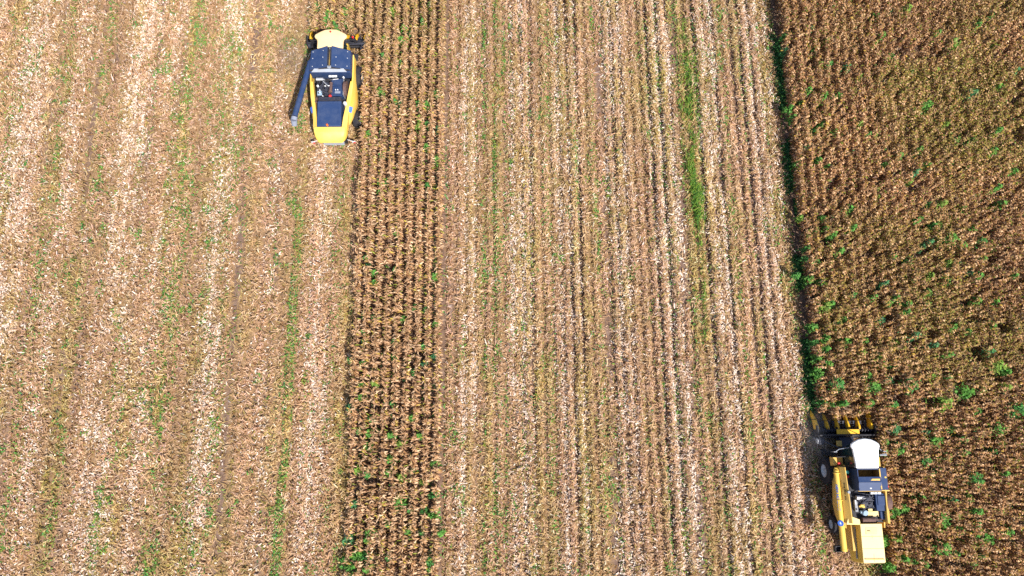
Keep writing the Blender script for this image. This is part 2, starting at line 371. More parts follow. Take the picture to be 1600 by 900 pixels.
# ------------------------------------------------------------------ maize plants
def maize_plant(seed, kind):
    g = random.Random(seed)
    V, T = [], []
    h = g.uniform(1.9, 2.3)
    if kind == 'strip':
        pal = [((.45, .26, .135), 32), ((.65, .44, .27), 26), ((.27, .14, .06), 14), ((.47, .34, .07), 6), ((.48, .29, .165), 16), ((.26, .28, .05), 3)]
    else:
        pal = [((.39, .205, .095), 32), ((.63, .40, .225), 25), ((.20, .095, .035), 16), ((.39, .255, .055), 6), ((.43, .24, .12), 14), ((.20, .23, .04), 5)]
    def colour():
        c = g.choices([p[0] for p in pal], [p[1] for p in pal])[0]; k = g.uniform(.8, 1.22)
        return [x * k for x in c]
    lean = Vector((g.uniform(-.12, .12), g.uniform(-.12, .12), 0))
    def stalk(z): return lean * (z / h) ** 2 + Vector((0, 0, z))
    # stalk: three-sided
    c = colour()
    for i in range(3):
        a0, a1 = i * 2.094, (i + 1) * 2.094
        for z0, z1 in ((0, h * .5), (h * .5, h)):
            r0, r1 = .017 - .009 * z0 / h, .017 - .009 * z1 / h
            p = [stalk(z0) + Vector((math.cos(a0) * r0, math.sin(a0) * r0, 0)), stalk(z0) + Vector((math.cos(a1) * r0, math.sin(a1) * r0, 0)),
                 stalk(z1) + Vector((math.cos(a1) * r1, math.sin(a1) * r1, 0)), stalk(z1) + Vector((math.cos(a0) * r1, math.sin(a0) * r1, 0))]
            V.append(p); T.append(c)
    nl = g.randint(11, 13) if kind == 'strip' else g.randint(15, 17)
    for k in range(nl):
        z = .45 + (h - .55) * (k / (nl - 1)) ** .85
        az = (math.pi if k % 2 else 0) + g.gauss(0, .55)
        if g.random() < .15: az = g.uniform(0, 6.28)
        top = k / (nl - 1)
        L = g.uniform(.36, .62) * (1 - .15 * top) * (1.18 if kind == 'strip' else .62); w = g.uniform(.055, .09) if kind == 'strip' else g.uniform(.08, .125)
        el = g.uniform(.3, 1.2); droop = g.uniform(.6, 1.15)
        tw = g.uniform(-.7, .7)
        d = Vector((math.cos(az), math.sin(az), 0)); s0 = Vector((-math.sin(az), math.cos(az), 0))
        p = stalk(z); c = colour()
        if top < .5 and g.random() < .6: c = [x * g.uniform(.85, 1.15) for x in (.17, .09, .05)]      # withered lower leaves, darkened to paint shade into the rows
        pts = [(p.copy(), .45)]
        n_ = 4
        for i in range(n_):
            p = p + (d * math.cos(el) + Vector((0, 0, 1)) * math.sin(el)) * (L / n_)
            pts.append((p.copy(), [1.0, .95, .7, .12][i]))
            el -= droop * g.uniform(.7, 1.3)
            el = max(el, -1.5)
        for i in range(n_):
            (a, wa), (b_, wb) = pts[i], pts[i + 1]
            s1 = (s0 * math.cos(tw * i / 3) + Vector((0, 0, 1)) * math.sin(tw * i / 3)) * w * .5
            s2 = (s0 * math.cos(tw * (i + 1) / 3) + Vector((0, 0, 1)) * math.sin(tw * (i + 1) / 3)) * w * .5
            V.append([a - s1 * wa, a + s1 * wa, b_ + s2 * wb, b_ - s2 * wb]); T.append(c)
    # hanging ear in pale husk
    az = g.uniform(0, 6.28); p = stalk(h * .5); d = Vector((math.cos(az), math.sin(az), -1.2)).normalized(); s = Vector((-math.sin(az), math.cos(az), 0)) * .04
    c = [x * g.uniform(.85, 1.1) for x in (.66, .50, .33)]
    V.append([p - s, p + s, p + d * .26 + s * .5, p + d * .26 - s * .5]); T.append(c)
    n2 = s.cross(d); V.append([p - n2, p + n2, p + d * .26 + n2 * .5, p + d * .26 - n2 * .5]); T.append(c)
    # tassel
    for k in range(5):
        az = g.uniform(0, 6.28); e = g.uniform(.3, 1.3); d = Vector((math.cos(az) * math.cos(e), math.sin(az) * math.cos(e), math.sin(e)))
        s = Vector((-math.sin(az), math.cos(az), 0)) * .011; p = stalk(h)
        V.append([p - s, p + s, p + d * .24 + s, p + d * .24 - s]); T.append([x * .9 for x in colour()])
    return np.array([[list(p) for p in q] for q in V]), np.array(T)
VAR = {k: [maize_plant(900 + i + (500 if k == 'block' else 0), k) for i in range(16)] for k in ('strip', 'block')}

def row_points(r, y0, y1, seed, step=.175):
    g = np.random.default_rng(seed)
    y = np.arange(y0, y1, step); y = y + g.uniform(-.05, .05, len(y))
    u = r + g.normal(0, .022, len(y)) + .03 * np.sin(y * .35 + r)
    keep = g.random(len(y)) > .05
    keep &= ~((fnoise(u * 1.1, y * .9, 71) < (.24 if r > 22.9 else .16)))
    for wx, wy, wr in WEED_SPOTS: keep &= ((UX(u, y) - wx) ** 2 + (y - wy) ** 2) > (wr * .62) ** 2
    keep &= np.abs(UX(u, y)) < half_width(y) - 1
    return u[keep], y[keep]
def place_many(kind, u, y, seed, big):
    g = np.random.default_rng(seed)
    vi = g.integers(0, 16, len(u)); VV, TT = [], []
    for v in range(16):
        sel = np.where(vi == v)[0]
        if not len(sel): continue
        V, T = VAR[kind][v]
        a = g.normal(0, .22, len(sel)) + np.where(g.random(len(sel)) < .5, math.pi, 0)
        patch = .77 + .28 * fnoise(u[sel] * .45, y[sel] * .35, 81) + (.20 if kind == 'block' else .14) * vnoise(u[sel] * 2.0, y[sel] * 1.7, 84)
        sc = g.uniform(.86, 1.12, len(sel)) * patch * big
        ca, sa = np.cos(a) * sc, np.sin(a) * sc
        X = V[None, :, :, 0] * ca[:, None, None] - V[None, :, :, 1] * sa[:, None, None] + UX(u[sel], y[sel])[:, None, None]
        Yv = V[None, :, :, 0] * sa[:, None, None] + V[None, :, :, 1] * ca[:, None, None] + y[sel][:, None, None]
        Z = V[None, :, :, 2] * sc[:, None, None] + np.zeros_like(X) - .02
        VV.append(np.stack([X, Yv, Z], 3).reshape(-1, 4, 3))
        tone = (.85 + .42 * fnoise(u[sel] * .3, y[sel] * .3, 83))
        tt = T[None] * tone[:, None, None] * g.uniform(.85, 1.15, (len(sel), 1, 1))
        gm = np.clip((fnoise(u[sel] * .16, y[sel] * .16, 87) - .53) * 3 + np.clip((y[sel] - 18) * .02 + (u[sel] - 33) * .03, 0, .4), 0, .7) if kind == 'block' else np.clip((y[sel] - 24) * .03, 0, .35)
        gm = gm[:, None, None] * (g.random((len(sel), len(T), 1)) < .45)
        TT.append((tt * (1 - gm) + gm * np.array([.27, .27, .05])).reshape(-1, 3))
    return np.concatenate(VV), np.concatenate(TT)

QV, QT = [], []
uu_, yy_ = [], []
for i, r in enumerate(STRIP):
    a, b_ = row_points(r, Y0, Y1, 300 + i); uu_.append(a); yy_.append(b_)
for i, r in enumerate(AHEAD):
    a, b_ = row_points(r, FRONT_B + random.uniform(-.1, .3), Y1, 330 + i); uu_.append(a); yy_.append(b_)
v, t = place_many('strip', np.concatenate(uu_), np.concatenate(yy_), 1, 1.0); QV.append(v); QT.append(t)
uu_, yy_ = [], []
for i, r in enumerate(BLOCK[1:], 1):
    a, b_ = row_points(r, FRONT_A + random.uniform(-.3, .3) if i < 5 else Y0, Y1, 360 + i, .15); uu_.append(a); yy_.append(b_)
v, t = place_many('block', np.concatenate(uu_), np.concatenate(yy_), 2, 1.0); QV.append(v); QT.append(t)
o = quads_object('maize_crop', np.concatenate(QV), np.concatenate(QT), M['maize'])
stuff(o, 'dry brown maize standing in close rows, not yet harvested', 'maize')

# the outermost row of the uncut block: every plant a thing of its own
meshes = [quads_object('maize_plant', V, T, M['maize'], link=False) for V, T in VAR['block']]
a, b_ = row_points(BLOCK[0], FRONT_A + .1, 37.6, 359, .16)
proto = bpy.data.objects.new('maize_plant', meshes[0])
proto['label'] = 'dry brown maize plant in the outermost row along the shaded edge of the uncut block'
proto['category'] = 'maize plant'; proto['group'] = 'maize plants along the edge of the uncut block'
for i, (u1, y1) in enumerate(zip(a, b_)):
    o = proto if i == 0 else proto.copy()
    o.data = meshes[i % 16]
    o.location = (UX(u1, y1), y1, -.02); s = random.uniform(.88, 1.12)
    o.scale = (s, s, s); o.rotation_euler = (0, 0, random.gauss(0, .22) + (math.pi if random.random() < .5 else 0))
    COL.objects.link(o)

# ------------------------------------------------------------------ weeds
GREENS = np.array([(.14, .33, .07), (.10, .265, .07), (.22, .35, .07), (.09, .25, .10), (.25, .31, .05)])
def leaf_cloud(n_, r, h, base, g, spread=.18):
    """leaf-sized faces through a low dome"""
    th = g.uniform(0, 2 * np.pi, n_); rr = r * np.sqrt(g.random(n_)) * (1 + .34 * np.sin(3 * th + g.uniform(0, 6)) + .24 * np.sin(5 * th + g.uniform(0, 6)) + g.normal(0, .07, n_))
    zc = h * np.sqrt(np.clip(1 - (rr / (r * 1.35)) ** 2, .05, 1)) * g.uniform(.45, 1.0, n_)
    P = np.stack([rr * np.cos(th), rr * np.sin(th), zc], 1)
    L = g.uniform(.10, .24, n_); w = g.uniform(.05, .11, n_)
    tint = np.array(base)[None] * g.uniform(.65, 1.35, (n_, 1)) * (1 + g.normal(0, spread, (n_, 3)) * .5)
    return strips(P, th + g.normal(0, .8, n_), L, w, g.normal(.1, .35, n_), g.uniform(.1, .5, n_), g.normal(0, .4, n_), np.clip(tint, .01, 1))
def weed_mesh(r, h, base, seed):
    g = np.random.default_rng(seed)
    V, T = leaf_cloud(int(60 + 190 * r), r, h, base, g)
    n_ = 6                                               # stems
    S_, TS = [], []
    for k in range(n_):
        t = g.uniform(0, 6.28); q = np.array([r * .6 * math.cos(t), r * .6 * math.sin(t), h * .8]); s = np.array([-math.sin(t), math.cos(t), 0]) * .012
        S_.append([-s, s, q + s * .6, q - s * .6]); TS.append([.12, .17, .05])
    return quads_object('weed', np.concatenate([V, np.array(S_)]), np.concatenate([T, np.array(TS)]), M['leaf'], link=False)
TONE = {'b': (0, 'bright green'), 'd': (1, 'deep green'), 'y': (2, 'yellow-green'), 'k': (3, 'dark blue-green')}
wcache = {}
def weed(px, py, r10, tone, z, group, label):
    ti = TONE[tone][0]; rr = r10 / 15.5
    key = (r10 // 2, ti, random.randint(0, 2))
    if key not in wcache: wcache[key] = weed_mesh((r10 // 2 * 2 + .8) / 20.5, z, GREENS[ti], 5000 + len(wcache))
    o = bpy.data.objects.new('weed', wcache[key])
    x, y_ = at(px, py, z * .9)
    o.location = (x, y_, -.02); o.rotation_euler = (0, 0, random.uniform(0, 6.28))
    s = rr / ((r10 // 2 * 2 + .8) / 20.5); o.scale = (s, s, random.uniform(.92, 1.05))
    o['label'] = label; o['category'] = 'weed'
    if group: o['group'] = group
    COL.objects.link(o); return o
ORD = ['first', 'second', 'third', 'fourth', 'fifth', 'sixth', 'seventh', 'eighth', 'ninth', 'tenth', 'eleventh', 'twelfth']
SIZE = lambda r: 'small' if r < 5 else ('middling' if r < 7 else 'broad')
for px, py, r, t in parse(STRIP_WEEDS):
    tn = TONE[t][1]
    if (px, py) == (623, 785): lab, gp = 'round bright green weed, the broadest standing alone between the strip rows', None
    elif (px, py) == (548, 886): lab, gp = 'largest bright green weed clump, at the left edge of the standing strip', None
    else:
        x, y_ = at(px, py, 1.3); k = int(np.clip(round((x + K * y_ + 11.05) / .75), 0, 8))
        lab = f'{SIZE(r)} {tn} weed in the {ORD[k]} row gap of the narrow standing maize strip' if x + K * y_ > -12 else f'{SIZE(r)} {tn} weed among the maize just ahead of the left combine'
        gp = 'weeds in the narrow standing strip'
    weed(px, py, r, t, random.uniform(1.8, 2.15), gp, lab)
for px, py, r, t in parse(BLOCK_WEEDS):
    tn = TONE[t][1]
    if (px, py) == (1492, 371): lab, gp = 'vivid round green weed in the middle of the uncut maize block', None
    elif (px, py) == (1555, 845): lab, gp = 'largest green weed clump in the uncut block, far right of the right combine', None
    elif (px, py) == (1372, 605): lab, gp = 'vivid green weed just ahead of the right combine header', None
    else:
        where = 'beyond the right combine' if py < 300 else ('in the middle reach' if py < 480 else ('ahead of the right combine' if py < 650 else 'beside the right combine'))
        lab = f'{SIZE(r)} {tn} weed among maize of the uncut block, {where}'
        gp = 'weeds in the big uncut block'
    weed(px, py, r, t, random.uniform(2.4, 2.75), gp, lab)

gx_ = random.Random(91)
extra = 0
while extra < 80:                                       # many small tufts all over the block
    px, py = gx_.uniform(1260, 1600), gx_.uniform(0, 900)
    x, y_ = at(px, py, 2.2); u_ = x + K * y_
    if u_ < 23.3 or (u_ < 26.6 and y_ < FRONT_A + 1) or any((x - a_) ** 2 + (y_ - b__) ** 2 < .8 for a_, b__, c__ in WEED_SPOTS): continue
    t = gx_.choices('bydk', [5, 3, 2, 1])[0]; r = gx_.choice([3, 3, 4, 5])
    where = 'beyond the right combine' if py < 300 else ('in the middle reach' if py < 480 else ('ahead of the right combine' if py < 650 else 'beside the right combine'))
    weed(px, py, r, t, gx_.uniform(2.4, 2.7), 'weeds in the big uncut block', f'{SIZE(r)} {TONE[t][1]} weed among maize of the uncut block, {where}')
    extra += 1

# low weeds through the stubble and under the maize edges
u, y, g = scatter(420000, 301)
pr = prof(WEEDY, u, y, 61, .16) * np.clip(fnoise(u * 1.5, y * .4, 63) * 2.6 - .78, 0, 1.6)
pr = pr * np.where((np.abs(u + 16.75) < .8) & (y > 17.5), .12, 1) + .10 * np.clip(streak(u, y, 149, 1.3, .07) * 4 - 2.2, 0, 1)
spot = np.clip((fnoise(u * 1.1, y * .75, 65) - .655) * 7, 0, 1) * np.where(u < -5, .8, .6)
keep = g.random(len(u)) < np.clip(pr * 1.0 + spot * .85, 0, 1)
u, y = u[keep], y[keep]; n_ = len(u)
tone = np.concatenate([GREENS, [(.27, .27, .085)]])[g.choice(6, n_, p=[.28, .17, .17, .08, .10, .20])] * g.uniform(.7, 1.3, (n_, 1))
P = np.stack([UX(u, y), y, relief(u, y) + g.uniform(.08, .30, n_)], 1)
V1, T1 = strips(P, g.uniform(0, 6.28, n_), g.uniform(.10, .24, n_), g.uniform(.05, .11, n_), g.normal(0, .35, n_), g.uniform(.1, .5, n_), g.normal(0, .4, n_), tone)
VV, TT = [V1], [T1]
# under the standing maize and along the shaded edge of the block
for (lo, hi, yl, num, hm, sd) in ((21.85, 22.75, .5, 9000, .30, 1), (-11.8, -5.1, Y0, 4200, .8, 2), (22.6, 47, Y0, 9000, 1.3, 3)):
    g = np.random.default_rng(400 + sd)
    u = g.uniform(lo, hi, num); y = g.uniform(yl, Y1, num)
    ok = (fnoise(u * .5, y * .4, 66 + sd) > .52) & ((u < 0) | (y > FRONT_A) | (u > 26.4))
    u, y = u[ok], y[ok]; n_ = len(u)
    if sd == 2: u = np.round((u + 11.05) / .75) * .75 - 11.05 + g.normal(0, .1, n_)
    tone = GREENS[g.choice(5, n_, p=[.3, .35, .1, .2, .05] if sd > 1 else [.03, .55, 0, .42, 0])] * (1 if sd > 1 else .62) * g.uniform(.7, 1.3, (n_, 1))  # edge weeds darkened, painting the block's shadow into their green
    P = np.stack([UX(u, y), y, g.uniform(.05, hm, n_)], 1)
    v, t = strips(P, g.uniform(0, 6.28, n_), g.uniform(.14, .3, n_), g.uniform(.06, .12, n_), g.normal(0, .35, n_), g.uniform(.1, .5, n_), g.normal(0, .4, n_), tone)
    VV.append(v); TT.append(t)
o = quads_object('ground_weeds', np.concatenate(VV), np.concatenate(TT), M['leaf'])
stuff(o, 'low green weeds scattered along the stubble rows and under the maize', 'weeds')

# the long lush grass strip in the right-hand stubble
g = np.random.default_rng(500)
n_ = 11500
y = g.uniform(7, 34, n_); u = 14.80 + g.normal(0, .26, n_) * np.interp(y, [14, 18, 22, 34], [.5, .8, 1.1, 1.5]) + .12 * np.sin(y * .5) + .35 * (vnoise(y * .5, y * 0, 69) - .5)
px_like = np.interp(y, [7, 14, 15.5, 16.6, 18, 21, 22.5, 24, 26, 28, 31, 34], [.03, .06, .14, .55, .9, .85, .45, .38, .32, .28, .24, .06])
keep = g.random(n_) < px_like * np.clip(4 * fnoise(u * 1.4, y * .7, 68) - 1.4, .0, 1)
u, y = u[keep], y[keep]; n_ = len(u)
tone = np.where((g.random(n_) < .55)[:, None], np.array([[.19, .31, .045]]), np.array([[.09, .21, .045]])) * g.uniform(.75, 1.3, (n_, 1))
tone = np.where((g.random(n_) < .1)[:, None], np.array([[.38, .34, .11]]), tone)
P = np.stack([UX(u, y), y, g.uniform(.15, .6, n_)], 1)
V, T = strips(P, g.normal(1.2, .8, n_), g.uniform(.3, .6, n_), g.uniform(.03, .06, n_), g.normal(.3, .5, n_), g.uniform(.2, .8, n_), g.normal(0, .4, n_), tone)
o = quads_object('grass', V, T, M['leaf'])
stuff(o, 'strip of long bright green grass between stubble rows', 'grass')

# ------------------------------------------------------------------ mesh builder for the machines
class MB:
    def __init__(self): self.v, self.f = [], []
    def add(self, V, Fs):
        k = len(self.v); self.v += [tuple(p) for p in V]; self.f += [tuple(i + k for i in f) for f in Fs]; return self
    def box(self, x0, x1, y0, y1, z0, z1):
        V = [(x0, y0, z0), (x1, y0, z0), (x1, y1, z0), (x0, y1, z0), (x0, y0, z1), (x1, y0, z1), (x1, y1, z1), (x0, y1, z1)]
        return self.add(V, [(3, 2, 1, 0), (4, 5, 6, 7), (0, 1, 5, 4), (1, 2, 6, 5), (2, 3, 7, 6), (3, 0, 4, 7)])
    def loft(self, rings, caps=True):
        n_ = len(rings[0]); V = [p for r in rings for p in r]; Fs = []
        for i in range(len(rings) - 1):
            for j in range(n_):
                k = (j + 1) % n_; Fs.append((i * n_ + j, i * n_ + k, (i + 1) * n_ + k, (i + 1) * n_ + j))
        if caps: Fs += [tuple(range(n_ - 1, -1, -1)), tuple((len(rings) - 1) * n_ + j for j in range(n_))]
        return self.add(V, Fs)
    def prism(self, poly, z0, z1): return self.loft([[(x, y, z0) for x, y in poly], [(x, y, z1) for x, y in poly]])
    def sheet(self, quad, t):
        """a plate through four points, t thick"""
        q = [Vector(p) for p in quad]; nrm = (q[1] - q[0]).cross(q[3] - q[0]).normalized() * t
        return self.loft([[tuple(p - nrm) for p in q], [tuple(p) for p in q]])
    def cyl(self, p0, p1, r0, r1=None, n_=18):
        r1 = r0 if r1 is None else r1; p0, p1 = Vector(p0), Vector(p1); d = (p1 - p0).normalized()
        a = d.orthogonal().normalized(); b_ = d.cross(a)
        ring = lambda p, r: [tuple(p + (a * math.cos(2 * math.pi * i / n_) + b_ * math.sin(2 * math.pi * i / n_)) * r) for i in range(n_)]
        return self.loft([ring(p0, r0), ring(p1, r1)])
    def lathe_x(self, c, prof_, n_=40):
        """closed profile of (x, radius) turned about the x axis through c"""
        rings = []
        for i in range(n_):
            a = 2 * math.pi * i / n_
            rings.append([(c[0] + x, c[1] + r * math.cos(a), c[2] + r * math.sin(a)) for x, r in prof_])
        m_ = len(prof_); k = len(self.v)
        self.v += [p for r in rings for p in r]
        for i in range(n_):
            for j in range(m_):
                self.f.append((k + i * m_ + j, k + ((i + 1) % n_) * m_ + j, k + ((i + 1) % n_) * m_ + (j + 1) % m_, k + i * m_ + (j + 1) % m_))
        return self
    def tube(self, pts, r, n_=8):
        for a, b_ in zip(pts[:-1], pts[1:]): self.cyl(a, b_, r, n_=n_)
        return self
    def build(self, name, material, parent=None, bevel=0.0, smooth=True):
        me = bpy.data.meshes.new(name); me.from_pydata(self.v, [], self.f)
        bm = bmesh.new(); bm.from_mesh(me); bmesh.ops.recalc_face_normals(bm, faces=bm.faces[:]); bm.to_mesh(me); bm.free()
        if smooth:
            me.polygons.foreach_set('use_smooth', np.ones(len(me.polygons), bool)); me.set_sharp_from_angle(angle=R(33))
        me.materials.append(M[material])
        o = bpy.data.objects.new(name, me); COL.objects.link(o)
        if parent: o.parent = parent
        if bevel:
            k = o.modifiers.new('bevel', 'BEVEL'); k.width = bevel; k.segments = 2; k.limit_method = 'ANGLE'; k.angle_limit = R(40)
        return o
def empty(name, parent=None, loc=(0, 0, 0)):
    o = bpy.data.objects.new(name, None); o.location = loc; COL.objects.link(o); o.empty_display_size = .3
    if parent: o.parent = parent
    return o

def wheel(parent, x, y_, r, w, rim):
    k = empty('wheel', parent, (x, y_, r))
    s = 1 if x > 0 else -1
    t = MB().lathe_x((0, 0, 0), [(-w * .5, rim), (-w * .5, r * .80), (-w * .42, r * .92), (-w * .2, r * .955), (w * .2, r * .955), (w * .42, r * .92), (w * .5, r * .80), (w * .5, rim)], 48)
    nl = 22
    for i in range(nl):                                   # chevron lugs
        for side in (-1, 1):
            a = 2 * math.pi * (i + (.5 if side > 0 else 0)) / nl
            def pt(xx, rr, da): return (xx * side, rr * math.cos(a + da), rr * math.sin(a + da))
            rr0, rr1 = r * .93, r * 1.0
            t.loft([[pt(.02, rr0, -.035), pt(w * .46, rr0 - .03, .09), pt(w * .46, rr0 - .03, .16), pt(.02, rr0, .035)],
                    [pt(.02, rr1, -.03), pt(w * .44, rr1 - .05, .095), pt(w * .44, rr1 - .05, .15), pt(.02, rr1, .03)]])
    t.build('tyre', 'rubber', k)
    d = MB().lathe_x((0, 0, 0), [(-w * .46, rim * .98), (-w * .46, rim * 1.02), (w * .46, rim * 1.02), (w * .46, rim * .98), (w * .40, rim * .9), (s * w * .18, rim * .55), (s * w * .18, .03), (s * w * .10, .03), (s * w * .10, rim * .5), (-w * .3, rim * .9)] if s > 0 else
                       [(w * .46, rim * .98), (w * .46, rim * 1.02), (-w * .46, rim * 1.02), (-w * .46, rim * .98), (-w * .40, rim * .9), (-w * .18, rim * .55), (-w * .18, .03), (-w * .10, .03), (-w * .10, rim * .5), (w * .3, rim * .9)], 36)
    d.cyl((s * w * .1, 0, 0), (s * w * .34, 0, 0), rim * .28, rim * .24, 20)
    for i in range(8):
        a = i * math.pi / 4; d.cyl((s * w * .17, rim * .42 * math.cos(a), rim * .42 * math.sin(a)), (s * w * .22, rim * .42 * math.cos(a), rim * .42 * math.sin(a)), .025, n_=6)
    d.build('rim', 'rim', k)
    return k

def snout(parent, x, y0, y1, zb, zt, w, dx=0.0):
    """a pointed yellow row divider: rear shield, a hinge gap, a front nose"""
    def ring(y_, hw, z1, z0, xs):
        return [(x + xs - hw, y_, z0), (x + xs - hw, y_, z0 + (z1 - z0) * .55), (x + xs - hw * .45, y_, z1), (x + xs + hw * .45, y_, z1), (x + xs + hw, y_, z0 + (z1 - z0) * .55), (x + xs + hw, y_, z0)]
    L = y1 - y0; k = MB()
    k.loft([ring(y0, w, zt, zb, 0), ring(y0 + L * .2, w * .92, zt * .99, zb, dx * .2), ring(y0 + L * .5, w * .72, zt * .82, zb * .8, dx * .5)])
    k.loft([ring(y0 + L * .54, w * .78, zt * .80, zb * .8, dx * .54), ring(y0 + L * .75, w * .66, zt * .58, zb * .5, dx * .75), ring(y0 + L * .93, w * .33, zt * .34, .12, dx * .93), ring(y1, .02, .2, .13, dx)])
    return k.build('row_divider', 'snout', parent, .015)

def header(parent, xc, half, y0, snouts, nose):
    """row-crop header: dark trough and frame, gathering units, dividers"""
    hb = MB()
    hb.box(xc - half, xc + half, y0 - .1, y0 + .02, .35, 1.2)                    # back wall
    hb.loft([[(xc - half, y0 + .02, .35), (xc - half, y0 + .55, .35), (xc - half, y0 + .55, .5), (xc - half, y0 + .02, .42)],
             [(xc + half, y0 + .02, .35), (xc + half, y0 + .55, .35), (xc + half, y0 + .55, .5), (xc + half, y0 + .02, .42)]])
    hb.cyl((xc - half, y0 - .06, 1.22), (xc + half, y0 - .06, 1.22), .07, n_=10)
    hb.cyl((xc - half, y0 - .2, .8), (xc + half, y0 - .2, .8), .06, n_=10)
    for s in (-1, 1): hb.box(xc + s * half - .05, xc + s * half + .05, y0 - .15, y0 + .65, .3, 1.15)
    h_ = hb.build('header', 'black', parent, .012)
    au = MB().cyl((xc - half + .1, y0 + .3, .75), (xc + half - .1, y0 + .3, .75), .13, n_=14)
    for i in range(int(half * 2 / .22)):                                        # screw flights
        x = xc - half + .15 + i * .22; au.cyl((x, y0 + .3, .75), (x + .03, y0 + .3, .75), .26, n_=16)
    au.build('cross_auger', 'dark', h_)
    for i in range(len(snouts) - 1):                                            # one gathering unit per row
        xm = (snouts[i] + snouts[i + 1]) / 2
        ru = MB(); ru.box(xm - .1, xm + .1, y0 + .5, y0 + .58, .40, .5)
        for s in (-1, 1):
            ru.box(xm + s * .17 - .09, xm + s * .17 + .09, y0 + .5, nose - .55, .42, .56)
            for q in range(3): ru.box(xm + s * .07 - .05, xm + s * .07 + .05, y0 + .6 + q * .16, y0 + .64 + q * .16, .54, .60)
        ru.build('gathering_unit', 'dark', h_, .01)
    for i, x in enumerate(snouts):
        end = i in (0, len(snouts) - 1); sgn = -1 if i == 0 else 1
        snout(h_, x, y0 + .36, nose + (.25 if end else 0), .5, 1.02 if end else .92, .16 if end else .145, sgn * .16 if end else 0)
    return h_

def lettering(text, size, material, parent, origin, xdir, ydir, name, spread=1.0):
    cu = bpy.data.curves.new(name, 'FONT'); cu.body = text; cu.size = size; cu.extrude = .002; cu.space_character = spread; cu.offset = size * .02
    tmp = bpy.data.objects.new(name, cu); COL.objects.link(tmp)
    me = bpy.data.meshes.new_from_object(tmp.evaluated_get(bpy.context.evaluated_depsgraph_get()))
    bpy.data.objects.remove(tmp)
    me.name = name; me.materials.clear(); me.materials.append(M[material])
    X = Vector(xdir).normalized(); Yd = Vector(ydir).normalized(); Z = X.cross(Yd)
    me.transform(Matrix(((X.x, Yd.x, Z.x, origin[0]), (X.y, Yd.y, Z.y, origin[1]), (X.z, Yd.z, Z.z, origin[2]), (0, 0, 0, 1))))
    o = bpy.data.objects.new(name, me); COL.objects.link(o); o.parent = parent
    return o

# ================================================================== right combine: white cab roof, square rear hood
A = empty('combine_harvester', None, (UX(24.2, YA), YA, 0)); A.rotation_euler = (0, 0, K)
A['label'] = 'yellow combine harvester with a white cab roof, cutting into the big uncut block'
A['category'] = 'combine'; A['group'] = 'combine harvesters in the field'
for x in (-1.52, 1.52): wheel(A, x, 1.65, .95, .66, .46)
for x in (-1.36, 1.36): wheel(A, x, -2.05, .63, .44, .31)
ch = MB(); ch.box(-.95, .95, -3.6, 2.1, .75, 2.3); ch.cyl((-1.2, 1.65, .95), (1.2, 1.65, .95), .2); ch.cyl((-1.2, -2.05, .63), (1.2, -2.05, .63), .11)
ch.box(-.5, .5, -2.15, -1.95, .55, 1.0)
ch.build('chassis', 'tan_yellow', A, .03)
# lower flank panels
for s in (-1, 1):
    k = MB()
    k.loft([[(s * 1.30, y_, 2.42), (s * xo, y_, 2.36), (s * (xo + .04), y_, 1.55), (s * (xo - .06), y_, zb), (s * (xo - .14), y_, zb), (s * 1.30, y_, 2.30)]
            for y_, xo, zb in ((1.95, 1.46, 1.95), (1.2, 1.54, 1.95), (.55, 1.56, 1.3), (-.6, 1.55, 1.05), (-1.35, 1.48, 1.1), (-2.1, 1.38, 1.45))])
    k.build('side_panel', 'tan_yellow', A, .015)
# upper flank: sloping cover along the walkway
for s in (-1, 1):
    k = MB()
    k.loft([[(s * 1.52, y_, 2.62), (s * 1.56, y_, 2.78), (s * x1, y_, 3.2), (s * (x1 - .06), y_, 3.18), (s * (x1 - .05), y_, 2.5), (s * 1.46, y_, 2.5)] for y_, x1 in ((2.0, 1.36), (.5, 1.30), (-1.25, 1.24), (-1.7, 1.24))])
    o = k.build('upper_side_panel', 'tan_yellow', A, .012)
    if s < 0:
        mk = MB(); yk = .95
        nv = Vector((-.72, 0, .69)); e = Vector((.2, 0, .42)).normalized()
        for i in range(13):                                # a line of small dark lettering, too small to read
            if i in (4, 9): yk -= .09; continue
            p = Vector((-1.44, yk, 2.95)) + nv * .045; wv = .05 if i % 3 else .07
            mk.sheet([p, p + Vector((0, -wv, 0)), p + Vector((0, -wv, 0)) + e * .11, p + e * .11], .01); yk -= wv + .03
        mk.build('side_marking', 'ink', o)
MB().box(-1.30, 1.32, -1.72, 2.0, 2.36, 2.5).build('deck', 'black', A)
MB().prism([(-1.55, -1.78), (-1.33, -1.2), (-.62, -1.46), (-.60, -1.80)], 2.94, 3.0).build('corner_plate', 'pale_yellow', A, .01)
